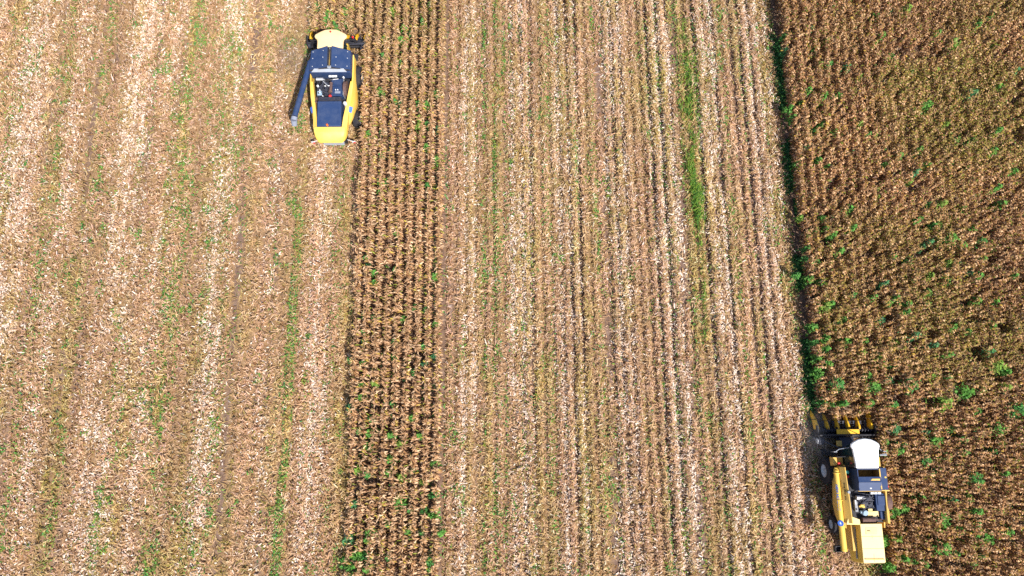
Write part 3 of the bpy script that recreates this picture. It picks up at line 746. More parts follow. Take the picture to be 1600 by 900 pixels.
# cab
k = MB()
def cabring(z, x, yr, yf): return [(-x, yr, z), (x, yr, z), (x, yf - .25, z), (x * .55, yf, z), (-x * .55, yf, z), (-x, yf - .25, z)]
k.loft([cabring(1.75, .80, 2.02, 3.15), cabring(2.4, .86, 2.02, 3.55), cabring(3.5, .80, 2.02, 3.5)])
cab = k.build('cab', 'glass', A, .02)
k = MB()
for sx in (-1, 1):
    k.cyl((sx * .87, 2.06, 1.8), (sx * .81, 2.06, 3.5), .05, n_=8); k.cyl((sx * .86, 3.28, 2.3), (sx * .81, 3.24, 3.5), .035, n_=8)
    k.cyl((sx * .86, 2.75, 1.9), (sx * .81, 2.7, 3.5), .03, n_=8)
k.box(-.84, .84, 1.98, 2.04, 1.75, 3.5)
k.build('cab_frame', 'black', cab)
outline = [(-.78, 2.0), (-.70, 1.93), (.70, 1.93), (.78, 2.0), (.90, 3.2), (1.0, 3.38), (.97, 3.55), (.80, 3.68), (.45, 3.86), (0, 3.93), (-.45, 3.86), (-.80, 3.68), (-.97, 3.55), (-1.0, 3.38), (-.90, 3.2)]
k = MB()
def sc_out(f, z, cy_=2.9): return [(x * f, cy_ + (y_ - cy_) * f, z) for x, y_ in outline]
k.loft([sc_out(.97, 3.48), sc_out(1.0, 3.53), sc_out(1.0, 3.60), sc_out(.96, 3.66), sc_out(.86, 3.70)])
for i in range(5): k.box(-.5 + i * .25 - .035, -.5 + i * .25 + .035, 2.15, 3.4, 3.69, 3.725)
k.build('cab_roof', 'white', A, .012)
# platforms, ladder, rails
k = MB(); k.box(-1.72, -.88, 2.05, 2.66, 1.82, 2.02); k.box(-1.72, -1.45, 2.1, 2.64, 2.02, 2.35); k.build('platform', 'tan_yellow', A, .02)
k = MB(); k.box(.88, 1.62, 1.98, 2.62, 1.82, 2.25); k.build('platform', 'tan_yellow', A, .02)
MB().box(-1.36, -1.12, 2.10, 2.28, 2.03, 2.25).build('tool_box', 'red', A, .02)
k = MB()
for xx in (-1.85, -1.85):
    pass
for yy2 in (2.75, 3.15): k.tube([(-1.2, yy2, 2.0), (-1.75, yy2, .55)], .025)
for i in range(5): k.box(-1.3 - i * .11, -1.14 - i * .11, 2.75, 3.15, 1.72 - i * .28, 1.75 - i * .28)
k.build('ladder', 'black', A)
k = MB(); k.tube([(-1.7, 2.66, 2.0), (-1.7, 2.66, 2.9), (-.95, 2.7, 2.9), (-.95, 2.7, 2.0)], .022); k.tube([(-1.7, 2.66, 2.45), (-.95, 2.7, 2.45)], .018); k.build('handrail', 'black', A)
for s in (-1, 1):
    k = MB(); k.tube([(s * .85, 3.3, 3.1), (s * 1.4, 3.2, 2.75), (s * 1.62, 3.05, 2.7)], .025); k.box(s * 1.72 - .12, s * 1.72 + .12, 2.99, 3.04, 2.45, 2.85); k.build('mirror', 'grey', A)
k = MB(); k.tube([(1.0, 2.75, 2.5), (1.95, 2.85, 2.55)], .03); k.box(1.45, 1.95, 2.72, 2.8, 2.45, 2.62); k.build('lamp_bracket', 'grey', A)
# grain tank
k = MB()
k.box(-.68, -.62, .46, 1.9, 2.5, 3.5); k.box(.80, .88, .46, 1.9, 2.5, 3.5); k.box(-.62, .80, 1.84, 1.9, 2.5, 3.5); k.box(-.62, .80, .46, .52, 2.5, 3.44)
tank = k.build('grain_tank', 'blueblack', A, .01)
MB().box(-.615, .795, .53, 1.835, 2.52, 2.62).build('tank_floor', 'grain', tank)
k = MB(); k.sheet([(-.617, .53, 2.6), (-.617, 1.83, 2.6), (-.617, 1.83, 3.47), (-.617, .53, 3.40)], -.012); k.sheet([(.797, .53, 2.6), (.797, 1.83, 2.6), (.797, 1.83, 3.47), (.797, .53, 3.40)], .012); k.sheet([(-.6, 1.835, 2.6), (.78, 1.835, 2.6), (.78, 1.835, 3.47), (-.6, 1.835, 3.47)], .012)
k.build('tank_lining', 'grain', tank)
k = MB(); k.sheet([(-.68, 1.36, 3.505), (-.68, 1.02, 3.56), (.86, 1.02, 3.56), (.86, 1.36, 3.505)][::-1], .03); k.sheet([(-.68, 1.015, 3.56), (-.68, .44, 3.42), (.86, .44, 3.42), (.86, 1.015, 3.56)][::-1], .03)
cover = k.build('tank_cover', 'blueblack', tank)
MB().prism([(.10, 1.08), (.25, 1.24), (.78, 1.24), (.78, 1.10)], 3.565, 3.575).build('worn_patch', 'tan_yellow', cover)
MB().cyl((.13, .62, 3.46), (.13, .62, 3.50), .06, n_=12).build('cap', 'white', cover)
k = MB(); k.box(.89, 1.48, .48, 1.94, 2.5, 3.2); k.build('side_box', 'blueblack', A, .03)
k = MB(); k.box(.89, 1.50, .40, .47, 2.5, 3.215); k.box(.805, .885, .54, 1.9, 3.505, 3.53); k.box(-.68, .88, .40, .455, 3.30, 3.40); k.build('tank_trim', 'tan_yellow', A, .008)
MB().box(1.3, 1.42, 1.25, 1.35, 3.203, 3.215).build('sticker', 'yellow', A)
MB().box(1.5, 1.6, .62, .74, 2.9, 3.05).build('tail_lamp', 'red', A, .01)
MB().cyl((-.98, 1.98 - .35, 2.5), (-.98, 1.63, 2.72), .11, n_=14).build('teal_stub', 'teal', A)  # short teal cylinder on the walkway deck
MB().cyl((-.95, 1.32, 2.5), (-.95, 1.32, 2.66), .08, n_=14).build('red_stub', 'red', A)  # short red cylinder on the walkway deck
MB().cyl((-1.28, .35, 3.1), (-1.28, .35, 3.3), .09, n_=12).build('work_lamp', 'grey', A)
# engine bay
k = MB(); k.box(-.48, .50, -.75, .12, 2.5, 2.78); k.box(-.25, .42, -.65, .02, 2.78, 2.9)
for i in range(6): k.cyl((-.18 + i * .11, -.35, 2.9), (-.18 + i * .11, -.35, 2.99), .04, n_=8)
k.tube([(-.5, -.1, 2.85), (.1, -.05, 3.0), (.5, -.25, 2.95)], .04); k.tube([(-.3, -.6, 2.8), (.2, -.75, 2.92), (.58, -.7, 2.85)], .035); k.tube([(-.6, .3, 2.55), (-.2, .22, 2.85), (.3, .15, 2.8)], .03)
ge = random.Random(5)
for i in range(16):
    x, y_ = ge.uniform(-.45, .45), ge.uniform(-.7, .08); k.box(x, x + ge.uniform(.05, .16), y_, y_ + ge.uniform(.04, .12), 2.74, ge.uniform(2.84, 3.0))
for i in range(9):
    x, y_ = ge.uniform(-.6, .3), ge.uniform(-.8, .2); k.tube([(x, y_, 2.6), (x + .1, y_ + .03, ge.uniform(2.9, 3.02)), (x + ge.uniform(.25, .5), y_ + ge.uniform(-.25, .25), 2.88), (x + .3, y_, 2.6)], ge.uniform(.014, .03))
engine = k.build('engine', 'dark', A, .012)
k = MB()
for x in (.30, .55, .80): k.cyl((x, .27, 3.0), (x + .19, .27, 3.0), .09, n_=16)
k.build('air_filter', 'white', engine)
k = MB(); k.cyl((-.62, -.05, 2.82), (-.38, -.05, 2.82), .15, n_=18); k.cyl((-.36, -.05, 2.82), (-.02, -.05, 2.82), .12, n_=18); k.cyl((-.66, -.5, 2.7), (-.66, -.2, 2.7), .09, n_=12); k.build('alternator', 'steel', engine, .01)
k = MB(); k.box(-.42, -.12, -.72, -.5, 2.8, 2.92); k.cyl((-.5, -.62, 2.84), (-.4, -.62, 2.84), .06); k.build('pump', 'yellow', engine, .02)
k = MB(); k.box(.60, 1.36, -.92, .24, 2.5, 3.04); k.box(.70, 1.30, -.55, .1, 3.04, 3.1); k.box(.9, 1.36, -1.5, -.95, 2.5, 2.85)
k.build('radiator_housing', 'blueblack', A, .04)
k = MB(); k.lathe_x((1.55, -.35, 2.55), [(-.18, .52), (-.18, .57), (.16, .55), (.2, .48), (.2, .05), (.1, .05), (.1, .45), (-.16, .45)], 32)
for i in range(10):
    a = i * math.pi / 5; k.cyl((1.72, -.35, 2.55), (1.72, -.35 + .48 * math.cos(a), 2.55 + .48 * math.sin(a)), .012, n_=6)
k.build('rotary_screen', 'brown', A)
k = MB(); k.cyl((-.14, -1.05, 2.5), (-.14, -1.05, 2.92), .19, n_=24); k.cyl((-.14, -1.05, 2.92), (-.14, -1.05, 2.97), .15, n_=24); k.cyl((-.42, -1.0, 2.76), (-.30, -1.0, 2.76), .1, n_=14); k.build('air_cleaner', 'canister', A, .01)
k = MB(); k.box(.12, .88, -1.30, -.96, 2.5, 2.7); k.box(.2, .5, -.94, -.80, 2.5, 2.66); k.build('bracket_plate', 'pale_yellow', A, .015)
k = MB(); k.cyl((-.38, -1.5, 2.82), (.52, -1.5, 2.82), .155, n_=20); k.cyl((.52, -1.5, 2.82), (.72, -1.5, 2.82), .06); k.tube([(.72, -1.5, 2.8), (.9, -1.45, 3.0)], .05); k.build('muffler', 'brown', A)
k = MB(); k.box(-.72, -.52, -.98, -.3, 2.5, 2.75); k.cyl((-.62, -.85, 2.75), (-.62, -.85, 2.85), .05); k.build('battery_box', 'grey', A, .015)
k = MB(); k.tube([(1.44, -.95, 2.9), (1.44, -1.75, 2.9), (1.44, -1.75, 2.4)], .03); k.build('handrail', 'yellow', A)
# rear hood
def hring(y_, xl, xr, z, zb, fl): return [(xl - .16 - fl, y_ - .0, zb), (xl - .09, y_, z - .34), (xl, y_, z), (xr, y_, z), (xr + .09, y_, z - .34), (xr + .16 + fl, y_, zb)]
k = MB(); k.loft([hring(-1.76, -.62, .82, 3.02, 1.35, .02), hring(-3.0, -.60, .86, 2.92, 1.25, 0), hring(-4.24, -.54, .92, 2.76, 1.2, -.02), [(-.62, -4.42, 1.15), (-.58, -4.36, 2.3), (-.50, -4.30, 2.70), (.88, -4.30, 2.70), (.96, -4.36, 2.3), (1.0, -4.42, 1.15)]])
hood = k.build('rear_hood', 'yellow', A, .03)
k = MB(); k.loft([[(xl - .02, y_, z - .06), (xl - .005, y_, z + .012), (xr + .005, y_, z + .012), (xr + .02, y_, z - .06)] for y_, xl, xr, z in ((-1.745, -.62, .82, 3.02), (-3.0, -.60, .86, 2.92), (-4.24, -.54, .92, 2.76), (-4.315, -.50, .88, 2.69))])
k.build('lit_hood_top', 'pale_yellow', hood, .008)  # added skin over the hood, paler to paint in the sunlight
for sl_, sg in ((-.70, -1), (.92, 1)):
    k = MB(); k.loft([[(x, y_, za), (x + sg * .012, y_, za), (x + sg * .012, y_, zb_), (x, y_, zb_)] for y_, x, za, zb_ in ((-2.0, sl_ - sg * .0 + sg * .055, 2.35, 2.50), (-4.1, sl_ + sg * .065 + .06, 2.1, 2.28))])
    k.build('stripe', 'slate', hood)
k = MB(); k.box(-.30, .46, -2.42, -1.98, 2.985, 3.025); k.build('hatch', 'pale_yellow', hood, .006)
def zt(y_): return 3.02 - .10 * (-1.76 - y_) / 1.24 if y_ > -3.0 else 2.92 - .16 * (-3.0 - y_) / 1.24
k = MB()
for y_ in (-2.55, -3.35): k.loft([[(-.60, y_, zt(y_) - .01), (-.60, y_, zt(y_) + .018), (-.60, y_ - .025, zt(y_) + .017), (-.60, y_ - .025, zt(y_) - .01)], [(.84, y_, zt(y_) - .01), (.84, y_, zt(y_) + .018), (.84, y_ - .025, zt(y_) + .017), (.84, y_ - .025, zt(y_) - .01)]])
k.loft([[(.10, -2.5, zt(-2.5) - .01), (.125, -2.5, zt(-2.5) - .01), (.125, -2.5, zt(-2.5) + .018), (.10, -2.5, zt(-2.5) + .018)], [(.16, -4.2, zt(-4.2) - .01), (.185, -4.2, zt(-4.2) - .01), (.185, -4.2, zt(-4.2) + .02), (.16, -4.2, zt(-4.2) + .02)]])
k.build('seam', 'tan_yellow', hood, smooth=False)
k = MB(); k.tube([(-.2, -2.2, 3.0), (-.2, -2.2, 3.07), (-.02, -2.2, 3.07), (-.02, -2.2, 3.0)], .015); k.build('handle', 'black', hood)
k = MB(); k.tube([(-.45, -4.05, 2.78), (-.45, -4.05, 2.9), (.8, -4.05, 2.88), (.8, -4.05, 2.74)], .022); k.build('rail', 'yellow', hood)
# unloading auger folded along the left side
k = MB(); k.cyl((-1.70, 1.75, 2.62), (-1.74, -.2, 2.66), .165, .17, 24); k.cyl((-1.74, -.2, 2.66), (-1.74, -3.55, 2.66), .17, .20, 24)
for y_ in (1.6, -.2, -1.9, -3.4): k.cyl((-1.73, y_, 2.655), (-1.73, y_ - .05, 2.655), .215, n_=24)
k.cyl((-1.70, 1.75, 2.62), (-1.3, 1.85, 2.2), .18)
aug = k.build('unloading_auger', 'yellow', A)
k = MB(); k.box(-2.30, -1.80, -3.60, -3.20, 2.30, 2.36); k.box(-2.30, -1.80, -3.60, -3.56, 2.36, 2.68); k.box(-2.30, -1.80, -3.24, -3.20, 2.36, 2.68); k.box(-2.30, -2.26, -3.56, -3.24, 2.36, 2.62)
k.build('spout', 'black', aug, .01)
lettering('NEW HOLLAND', .25, 'blue', aug, (-1.73 - .125 - .05, .82, 2.655 + .125 - .055), (0, -1, 0), (.7, 0, .7), 'lettering', .95)
k = MB(); nv = Vector((-.6, 0, .8)); c_ = Vector((-1.735, -1.72, 2.655))
k.cyl(c_ + nv * .17, c_ + nv * .215, .19, n_=24); emb = k.build('emblem', 'blue', aug)
k = MB(); t1 = Vector((0, -1, 0)); t2 = Vector((.8, 0, .6)); c2 = c_ + nv * .219
k.sheet([c2 - t1 * .11 - t2 * .02, c2 + t1 * .0 - t2 * .07, c2 + t1 * .11 + t2 * .02, c2 + t2 * .05], .004); k.build('emblem_leaf', 'white', emb)
# feeder and header
k = MB(); k.loft([[(-.48, 2.2, 1.0), (.48, 2.2, 1.0), (.48, 2.2, 1.65), (-.48, 2.2, 1.65)], [(-.52, 4.05, .40), (.52, 4.05, .40), (.52, 4.05, 1.0), (-.52, 4.05, 1.0)]])
k.build('feeder_house', 'dark', A, .02); MB().box(-.86, -.50, 3.35, 3.75, 1.2, 1.35).build('feeder_cover', 'tan_yellow', A, .02)
hd = header(A, .06, 2.08, 4.2, [-1.93, -1.16, -.42, .36, 1.12, 1.95], 5.72)
MB().box(-.72, .92, 4.16, 4.55, 1.14, 1.2).build('top_plate', 'snout', hd, .015)
k = MB(); k.box(-2.0, -1.7, 3.55, 4.0, .5, 1.05); k.cyl((-1.95, 3.75, .8), (-1.6, 3.75, .8), .28, n_=20); k.tube([(-1.6, 3.7, 1.0), (-.7, 3.2, 1.5)], .05); k.build('header_drive', 'dark', hd, .02)
MB().cyl((-2.06, 3.75, .8), (-1.96, 3.75, .8), .2, n_=20).build('drive_cover', 'rim', hd)

# ================================================================== left combine: cream roof, dark tank covers, auger swung out
B = empty('combine_harvester', None, (UX(-13.85, YB), YB, 0)); B.rotation_euler = (0, 0, K)
B['label'] = 'yellow combine harvester with a cream roof, dark tank covers and a dark auger angled out'
B['category'] = 'combine'; B['group'] = 'combine harvesters in the field'
for x in (-1.66, 1.66): wheel(B, x, 2.0, .95, .66, .47)
for x in (-1.62, 1.62): wheel(B, x, -1.45, .70, .52, .34)
ch = MB(); ch.box(-1.0, 1.0, -3.6, 2.9, .8, 2.4); ch.cyl((-1.2, 2.0, .95), (1.2, 2.0, .95), .2); ch.cyl((-1.3, -1.45, .7), (1.3, -1.45, .7), .11)
ch.build('chassis', 'black', B, .03)
# flanks: curved side panels
for s in (-1, 1):
    k = MB(); rings = []
    for y_, xt, xo, xb, zt, zb in ((3.0, 1.60, 1.66, 1.62, 2.85, 1.75), (2.0, 1.63, 1.74, 1.66, 2.88, 2.0), (1.1, 1.63, 1.78, 1.70, 2.88, 1.9), (.4, 1.60, 1.79, 1.72, 2.86, 1.15), (-.5, 1.52, 1.78, 1.71, 2.80, 1.05), (-1.3, 1.40, 1.68, 1.62, 2.66, 1.5), (-1.9, 1.30, 1.60, 1.56, 2.48, 1.75), (-2.5, 1.22, 1.38, 1.36, 2.30, 1.85)):
        rings.append([(s * (xt - .05), y_, zt - .1), (s * (xt - .02), y_, zt), (s * (xt + .06), y_, zt - .03), (s * ((xo * 2 + xt) / 3), y_, zt * .72 + zb * .28), (s * xo, y_, zt * .4 + zb * .6), (s * xb, y_, zb), (s * (xb - .07), y_, zb), (s * (xo - .12), y_, zt * .4 + zb * .6), (s * ((xo * 2 + xt) / 3 - .12), y_, zt * .72 + zb * .28)])
    k.loft(rings); sp = k.build('side_panel', 'lemon', B)
    k = MB(); nb = [(-1.25, 1.41, 1.70, 2.67, 2.30), (-1.95, 1.30, 1.56, 2.47, 2.22)]
    k.loft([[(s * 1.44, -1.30, 2.67), (s * 1.66, -1.30, 2.46), (s * 1.665, -1.30, 2.48), (s * 1.445, -1.30, 2.69)], [(s * 1.35, -1.72, 2.56), (s * 1.55, -1.72, 2.37), (s * 1.56, -1.72, 2.40), (s * 1.36, -1.72, 2.59)]]); k.build('stripe', 'blue', sp)
# inner rims of the engine bay
for s in (-1, 1):
    k = MB(); k.loft([[(s * x0, y_, z0), (s * x1, y_, z1), (s * (x1 + .02), y_, z1 - .5), (s * x0, y_, z0 - .5)] for y_, x0, x1, z0, z1 in ((.75, 1.46, 1.58, 2.8, 2.84), (-.4, 1.30, 1.52, 2.8, 2.8), (-1.4, 1.16, 1.42, 2.76, 2.68), (-2.3, 1.02, 1.34, 2.78, 2.62), (-3.12, .96, 1.30, 2.82, 2.62))])
    k.build('bay_rim', 'lemon', B, .015)
MB().box(-1.3, 1.3, -3.15, 1.2, 2.05, 2.32).build('deck', 'black', B)
# cab
k = MB()
def cabr(z, x, yr, yf): return [(-x, yr, z), (x, yr, z), (x, yf - .4, z), (x * .6, yf, z), (-x * .6, yf, z), (-x, yf - .4, z)]
k.loft([cabr(1.8, .92, 3.05, 4.05), cabr(2.5, .98, 3.05, 4.4), cabr(3.55, .92, 3.05, 4.3)])
cab = k.build('cab', 'glass', B, .02)
k = MB()
for s in (-1, 1):
    k.cyl((s * .98, 3.08, 1.8), (s * .94, 3.08, 3.55), .05, n_=8); k.cyl((s * .99, 3.98, 2.4), (s * .93, 3.9, 3.55), .035, n_=8)
k.build('cab_frame', 'black', cab)
half = [(0, 4.70), (.45, 4.66), (.80, 4.50), (1.05, 4.36), (1.22, 4.24), (1.26, 4.10), (1.20, 3.96), (1.06, 3.84), (1.01, 3.65), (1.01, 3.10)]
outl = [(x, y_) for x, y_ in half] + [(-x, y_) for x, y_ in half[::-1][:-1]]
k = MB()
def so2(f, z): return [(x * f, 3.9 + (y_ - 3.9) * f, z) for x, y_ in outl]
k.loft([so2(.97, 3.55), so2(1, 3.60), so2(1, 3.68), so2(.95, 3.75), so2(.80, 3.79)])
roof = k.build('cab_roof', 'cream', B, .012)
MB().cyl((0, 4.42, 3.77), (0, 4.42, 3.86), .07, n_=14).build('roof_marker', 'red', roof)
for s in (-1, 1):
    k = MB(); k.tube([(s * .95, 4.1, 3.2), (s * 1.7, 4.25, 2.9)], .03); k.box(s * 1.7 - .13, s * 1.7 + .13, 4.22, 4.27, 2.55, 2.95)
    k.build('mirror', 'black', B)
for s in (-1, 1):
    k = MB(); k.box(s * 1.4 - .38, s * 1.4 + .38, 3.05, 3.6, 1.85, 2.0); k.tube([(s * 1.75, 3.6, 2.0), (s * 1.75, 3.6, 2.7), (s * 1.75, 3.05, 2.7)], .025); k.build('platform', 'black', B, .01)
# grain tank with folding covers
k = MB()
k.loft([[(-1.58, 1.22, 2.4), (1.62, 1.22, 2.4), (1.62, 3.02, 2.4), (-1.58, 3.02, 2.4)], [(-1.55, 1.18, 3.40), (1.58, 1.18, 3.40), (1.55, 3.02, 3.44), (-1.52, 3.02, 3.44)]])
tank = k.build('grain_tank', 'blueblack', B, .02)
for s in (-1, 1):
    k = MB(); k.sheet([(s * .16, 3.20, 3.84), (s * .16, 1.48, 3.74), (s * 1.60, 1.36, 3.46), (s * 1.50, 2.98, 3.50)][::s], .035 )
    o = k.build('tank_cover', 'blueblack', tank)
    k = MB()
    for y_ in (1.62, 2.3, 2.85):
        for q in (.25, .85):
            p = Vector((s * .16, y_, 3.79)).lerp(Vector((s * 1.55, y_, 3.48)), q); k.cyl(p, p + Vector((0, 0, .03)), .035, n_=8)
    k.build('bolt', 'rim', o)
MB().box(-.145, .145, 1.62, 2.95, 3.55, 3.68).build('centre_beam', 'yellow', tank, .02)
MB().box(-.15, .15, 1.42, 1.61, 3.5, 3.70).build('beam_end', 'grey', tank, .02); MB().box(-.15, .15, 2.96, 3.2, 3.5, 3.75).build('beam_end', 'grey', tank, .02)
k = MB(); k.loft([[(-1.42, 1.20, 3.41), (1.32, 1.20, 3.41), (1.32, 1.20, 3.44), (-1.42, 1.20, 3.44)], [(-1.18, 1.42, 3.55), (1.08, 1.42, 3.55), (1.08, 1.42, 3.58), (-1.18, 1.42, 3.58)]]); k.build('tank_ledge', 'grey', tank)
k = MB()
for s in (-1, 1): k.loft([[(s * .02, 1.36, 3.44), (s * 1.56, 1.30, 3.40), (s * 1.58, 1.34, 3.46), (s * .02, 1.45, 3.7)], [(s * .02, 3.05, 3.46), (s * 1.48, 2.95, 3.44), (s * 1.5, 2.97, 3.48), (s * .02, 3.15, 3.78)]])
k.build('tank_shoulder', 'black', tank)
# engine bay
k = MB(); k.box(.05, .92, -.55, .92, 2.32, 2.92); k.box(.15, .85, -.45, .2, 2.92, 3.0); k.box(.25, .82, .35, .85, 2.92, 3.05)
for i in range(5): k.box(.2, .8, -.4 + i * .14, -.36 + i * .14, 3.0, 3.03)
k.tube([(.0, .9, 2.7), (-.15, .3, 2.95), (.1, -.3, 2.98)], .05); k.tube([(.95, .8, 2.7), (1.05, .1, 2.95), (.95, -.5, 2.7)], .04)
engine = k.build('engine', 'blueblack', B, .02)
k = MB(); k.box(-1.1, -.62, -.5, .45, 2.32, 2.75); k.box(-.55, -.1, -.55, .75, 2.32, 2.66)
k.tube([(-.9, .4, 2.75), (-.5, .6, 2.95), (-.1, .4, 2.8)], .04); k.tube([(-1.05, -.4, 2.7), (-.6, -.1, 2.9), (-.2, -.35, 2.85)], .035); k.tube([(-.7, .7, 2.5), (-.65, .1, 2.88), (-.35, -.5, 2.8)], .03)
for x, y_ in ((-.9, .1), (-.95, -.25), (-.45, .2), (-.3, -.2), (-.42, .5)): k.cyl((x, y_, 2.6), (x, y_, 2.86), .07, n_=10)
ge = random.Random(6)
for i in range(18):
    x, y_ = ge.uniform(-1.08, -.12), ge.uniform(-.5, .6); k.box(x, x + ge.uniform(.05, .16), y_, y_ + ge.uniform(.04, .14), 2.5, ge.uniform(2.7, 2.98))
for i in range(12):
    x, y_ = ge.uniform(-1.05, -.3), ge.uniform(-.5, .6); k.tube([(x, y_, 2.5), (x + .08, y_ + .03, ge.uniform(2.8, 3.0)), (x + ge.uniform(.2, .45), y_ + ge.uniform(-.3, .3), 2.85), (x + .2, y_, 2.5)], ge.uniform(.014, .03))
k.build('hydraulics', 'dark', engine, .012)
for x, y_, z, r in ((-1.05, .35, 2.82, .08), (-.86, -.02, 2.82, .05), (-.86, -.22, 2.82, .05), (-.5, .38, 2.72, .06), (-.62, -.48, 2.76, .05), (.42, -.1, 3.03, .04), (.58, -.1, 3.03, .04), (.95, 1.02, 2.9, .07)): MB().cyl((x, y_, z - .06), (x, y_, z + .06), r, n_=12).build('fitting', 'white', engine)
k = MB(); k.box(-1.06, -.70, -.42, -.08, 2.7, 2.86); k.build('filter_box', 'canister', engine, .02)
k = MB(); k.box(.36, .80, -.40, -.22, 3.02, 3.09); k.build('engine_cover', 'slate', engine, .02)
k = MB(); k.tube([(-.6, .95, 2.5), (-.55, .6, 3.02), (-.2, .25, 3.05), (.1, .3, 2.95)], .045); k.tube([(-.2, 1.0, 2.6), (.2, .75, 3.1), (.6, .8, 3.08)], .04); k.build('coolant_pipe', 'steel', engine)
k = MB(); k.cyl((-1.15, .86, 2.96), (-.62, .86, 2.96), .13, n_=20); k.cyl((-.62, .86, 2.96), (-.5, .8, 2.96), .06); k.build('exhaust', 'steel', engine)
k = MB()
for x in (-.15, .07, .29): k.cyl((x, 1.05, 3.06), (x + .18, 1.05, 3.06), .085, n_=16)
k.build('air_filter', 'white', engine)
k = MB(); k.cyl((.02, .55, 2.98), (0.0, -.15, 2.98), .12, n_=18); k.cyl((0, -.15, 2.98), (0, -.3, 2.98), .16, n_=18); k.build('turbo_pipe', 'brown', engine)
MB().cyl((.02, -.62, 2.6), (.02, -.62, 3.08), .11, n_=16).build('oil_cap', 'red', engine)
k = MB(); k.lathe_x((1.14, .15, 2.72), [(-.12, .52), (-.12, .58), (.1, .58), (.1, .52), (.06, .1), (-.06, .1)], 32); k.build('rotary_screen', 'brown', B)
MB().box(.98, 1.02, -.5, .8, 2.32, 3.05).build('screen_frame', 'steel', B)
k = MB(); k.cyl((1.14, -1.15, 2.3), (1.14, -1.15, 2.95), .14, n_=20); k.build('air_cleaner', 'rim', B, .02)
k = MB()
for i in range(6): k.tube([(1.0 + .05 * (i % 2), -1.0 - .32 * i, 2.45), (1.1, -1.2 - .3 * i, 2.55), (.98, -1.35 - .3 * i, 2.5)], .035)
k.box(.97, 1.08, -2.4, -1.3, 2.32, 2.5); k.build('hose', 'dark', B)
k = MB(); k.tube([(-1.3, -.9, 2.7), (-.95, -1.0, 2.75)], .07); k.tube([(-1.2, -.6, 2.5), (-1.05, -1.7, 2.55)], .05); k.box(-1.25, -1.0, -.75, -.5, 2.3, 2.62); k.build('linkage', 'brown', B)
k = MB()
for i in range(3): k.box(-.86, .86, -1.02 + i * .10, -.96 + i * .10, 3.03 + i * .0, 3.16)
k.box(-.88, .88, -1.06, -.72, 2.3, 3.05); k.build('louvre', 'dark', B, .006)
k = MB(); k.loft([[(-.92, -1.10, 2.3), (.92, -1.10, 2.3), (.92, -1.10, 3.16), (-.92, -1.10, 3.16)], [(-.92, -3.08, 2.3), (.92, -3.08, 2.3), (.92, -3.08, 2.96), (-.92, -3.08, 2.96)]])
lid = k.build('rear_cover', 'blueblack', B, .04)
k = MB()
for x0, x1, y0, y1 in ((-.70, -.66, -2.85, -1.3), (.66, .70, -2.85, -1.3), (-.70, .70, -1.3, -1.26), (-.70, .70, -2.88, -2.84)):
    za = 3.16 - (-.0 + (-1.10 - y0)) * .101; zb_ = 3.16 - (-1.10 - y1) * .101
    k.loft([[(x0, y0, za - .01), (x1, y0, za - .01), (x1, y0, za + .012), (x0, y0, za + .012)], [(x0, y1, zb_ - .01), (x1, y1, zb_ - .01), (x1, y1, zb_ + .012), (x0, y1, zb_ + .012)]])
k.build('cover_rim', 'blueblack', lid)
MB().cyl((-.1, -3.02, 2.95), (-.1, -3.02, 3.1), .075, n_=14).build('beacon', 'orange', B)
# rounded rear hood
k = MB()
def hr(y_, hw, zt, zb, rr=.22): return [(-hw + .04, y_, zb), (-hw, y_, zb + (zt - zb) * .4), (-hw + .02, y_, zt - rr), (-hw + rr * .45, y_, zt - rr * .3), (-hw + rr * 1.3, y_, zt), (hw - rr * 1.3, y_, zt), (hw - rr * .45, y_, zt - rr * .3), (hw - .02, y_, zt - rr), (hw, y_, zb + (zt - zb) * .4), (hw - .04, y_, zb)]
k.loft([hr(-3.10, 1.30, 2.84, 1.9), hr(-3.4, 1.27, 2.80, 1.95), hr(-3.65, 1.20, 2.72, 2.0), hr(-3.84, 1.11, 2.58, 2.05, .18), hr(-3.97, 1.02, 2.44, 2.08, .16), hr(-4.04, .95, 2.30, 2.08, .12), hr(-4.07, .90, 2.2, 2.08, .06)])
hoodB = k.build('rear_hood', 'lemon', B)
k = MB(); k.box(-1.0, 1.0, -3.425, -3.40, 2.76, 2.806); k.build('seam', 'tan_yellow', hoodB)
k = MB(); k.box(-.85, .80, -3.75, -3.35, .95, 1.28); k.cyl((-.85, -3.7, 1.0), (.8, -3.7, 1.0), .08); k.build('bumper', 'grey', B, .03)
for x in (-1.72, 1.5):
    k = MB(); k.tube([(x * .5, -3.3, 1.1), (x, -3.5, 1.05)], .03); k.box(x - .14, x + .14, -3.56, -3.46, .92, 1.06); lb = k.build('lamp_arm', 'rim', B)
    MB().box(x - .02, x + .15, -3.60, -3.562, .9, 1.07).build('tail_lamp', 'red', lb, .01)
# unloading auger, swung slightly out
k = MB(); p0, p1 = Vector((-1.62, 2.25, 3.16)), Vector((-2.60, -2.35, 3.16)); d = (p1 - p0).normalized()
k.cyl(p0, p1, .20, .21, 24); k.cyl(p0 - d * .1, p0 + Vector((.25, .1, -.5)), .22)
for q in np.linspace(.02, .99, 9): c_ = p0.lerp(p1, float(q)); k.cyl(c_, c_ + d * .04, .235, n_=24)
aug = k.build('unloading_auger', 'blueblack', B)
k = MB(); k.cyl(p1 + d * .02, p1 + d * .28 + Vector((0, 0, -.06)), .225, .25, 20); k.cyl(p1 + d * .26 + Vector((0, 0, -.05)), p1 + d * .52 + Vector((0, 0, -.42)), .25, .21, 20); k.build('spout', 'slate', aug)
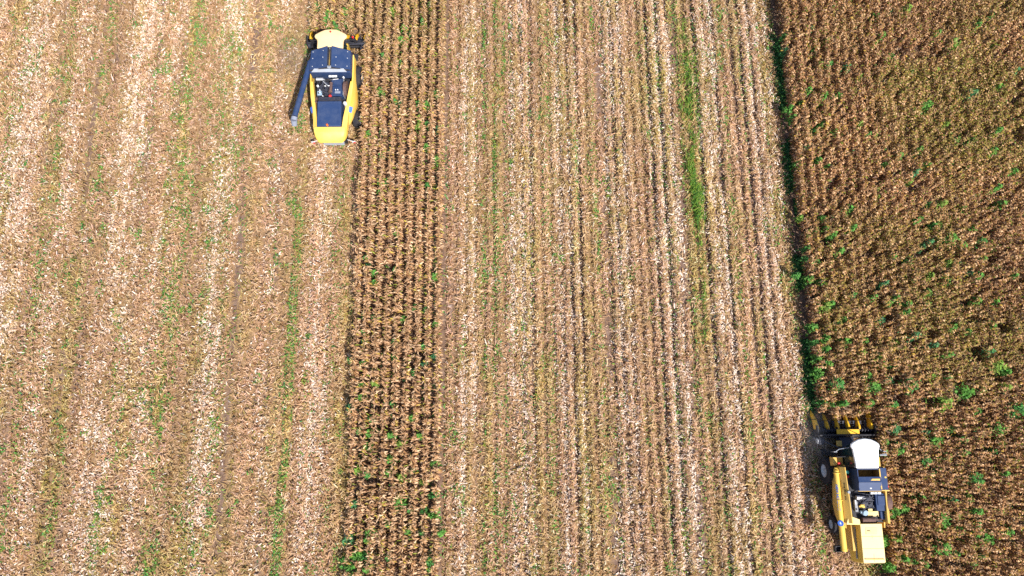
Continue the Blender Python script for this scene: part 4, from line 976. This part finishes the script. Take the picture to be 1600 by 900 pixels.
# feeder and header
k = MB(); k.loft([[(-.72, 3.0, 1.15), (.72, 3.0, 1.15), (.72, 3.0, 1.85), (-.72, 3.0, 1.85)], [(-.75, 5.05, .45), (.75, 5.05, .45), (.75, 5.05, 1.12), (-.75, 5.05, 1.12)]]); k.build('feeder_house', 'yellow', B, .02)
hd = header(B, -.2, 2.42, 5.15, [-2.40, -1.70, -.95, -.20, .55, 1.30, 2.0], 6.55)
k = MB(); k.box(1.75, 2.15, 4.55, 5.0, .7, 1.15); k.tube([(.8, 4.9, 1.25), (2.1, 4.95, 1.25)], .06); k.cyl((1.7, 4.7, .9), (2.2, 4.7, .9), .2, n_=16); k.build('header_drive', 'dark', hd, .02)
k = MB(); k.box(-2.58, -2.36, 4.85, 5.15, .6, 1.1); k.build('end_gearbox', 'dark', hd, .02)
MB().cyl((1.05, 5.7, .9), (1.05, 5.7, 1.05), .08, n_=12).build('marker', 'red', hd)

# ------------------------------------------------------------------ dust thrown up at the headers
def dust(x, y_, z, sx, sy, sz, density, col, label):
    bm = bmesh.new(); bmesh.ops.create_icosphere(bm, subdivisions=3, radius=1.0)
    me = bpy.data.meshes.new('dust'); bm.to_mesh(me); bm.free()
    o = bpy.data.objects.new('dust', me); o.location = (x, y_, z); o.scale = (sx, sy, sz); COL.objects.link(o)
    m = bpy.data.materials.new('dust'); m.use_nodes = True; n = m.node_tree.nodes; l = m.node_tree.links
    n.remove(n['Principled BSDF'])
    pv = n.new('ShaderNodeVolumePrincipled'); pv.inputs['Color'].default_value = (*col, 1); pv.inputs['Anisotropy'].default_value = .2
    tc = n.new('ShaderNodeTexCoord'); ln = n.new('ShaderNodeVectorMath'); ln.operation = 'LENGTH'; l.new(tc.outputs['Object'], ln.inputs[0])
    ns = n.new('ShaderNodeTexNoise'); ns.inputs['Scale'].default_value = 1.6; ns.inputs['Detail'].default_value = 3; l.new(tc.outputs['Object'], ns.inputs['Vector'])
    mr = n.new('ShaderNodeMapRange'); mr.inputs[1].default_value = 1.0; mr.inputs[2].default_value = .1; mr.inputs[3].default_value = 0; mr.inputs[4].default_value = density
    l.new(ln.outputs['Value'], mr.inputs[0])
    m2 = n.new('ShaderNodeMapRange'); m2.inputs[1].default_value = .38; m2.inputs[2].default_value = .7; l.new(ns.outputs[0], m2.inputs[0])
    mu = n.new('ShaderNodeMath'); mu.operation = 'MULTIPLY'; l.new(mr.outputs[0], mu.inputs[0]); l.new(m2.outputs[0], mu.inputs[1])
    l.new(mu.outputs[0], pv.inputs['Density']); l.new(pv.outputs[0], n['Material Output'].inputs['Volume'])
    me.materials.append(m)
    o['kind'] = 'stuff'; o['label'] = label; o['category'] = 'dust'
dust(UX(22.0, -.3), -.3, 1.0, 1.5, 2.3, 1.1, .36, (.72, .76, .88), 'thin bluish dust at the left end of the right combine header')
dust(UX(-17.6, 30.2), 30.2, 1.1, 2.2, 3.2, 1.2, .42, (.80, .68, .55), 'thin tan dust beside the left combine header')
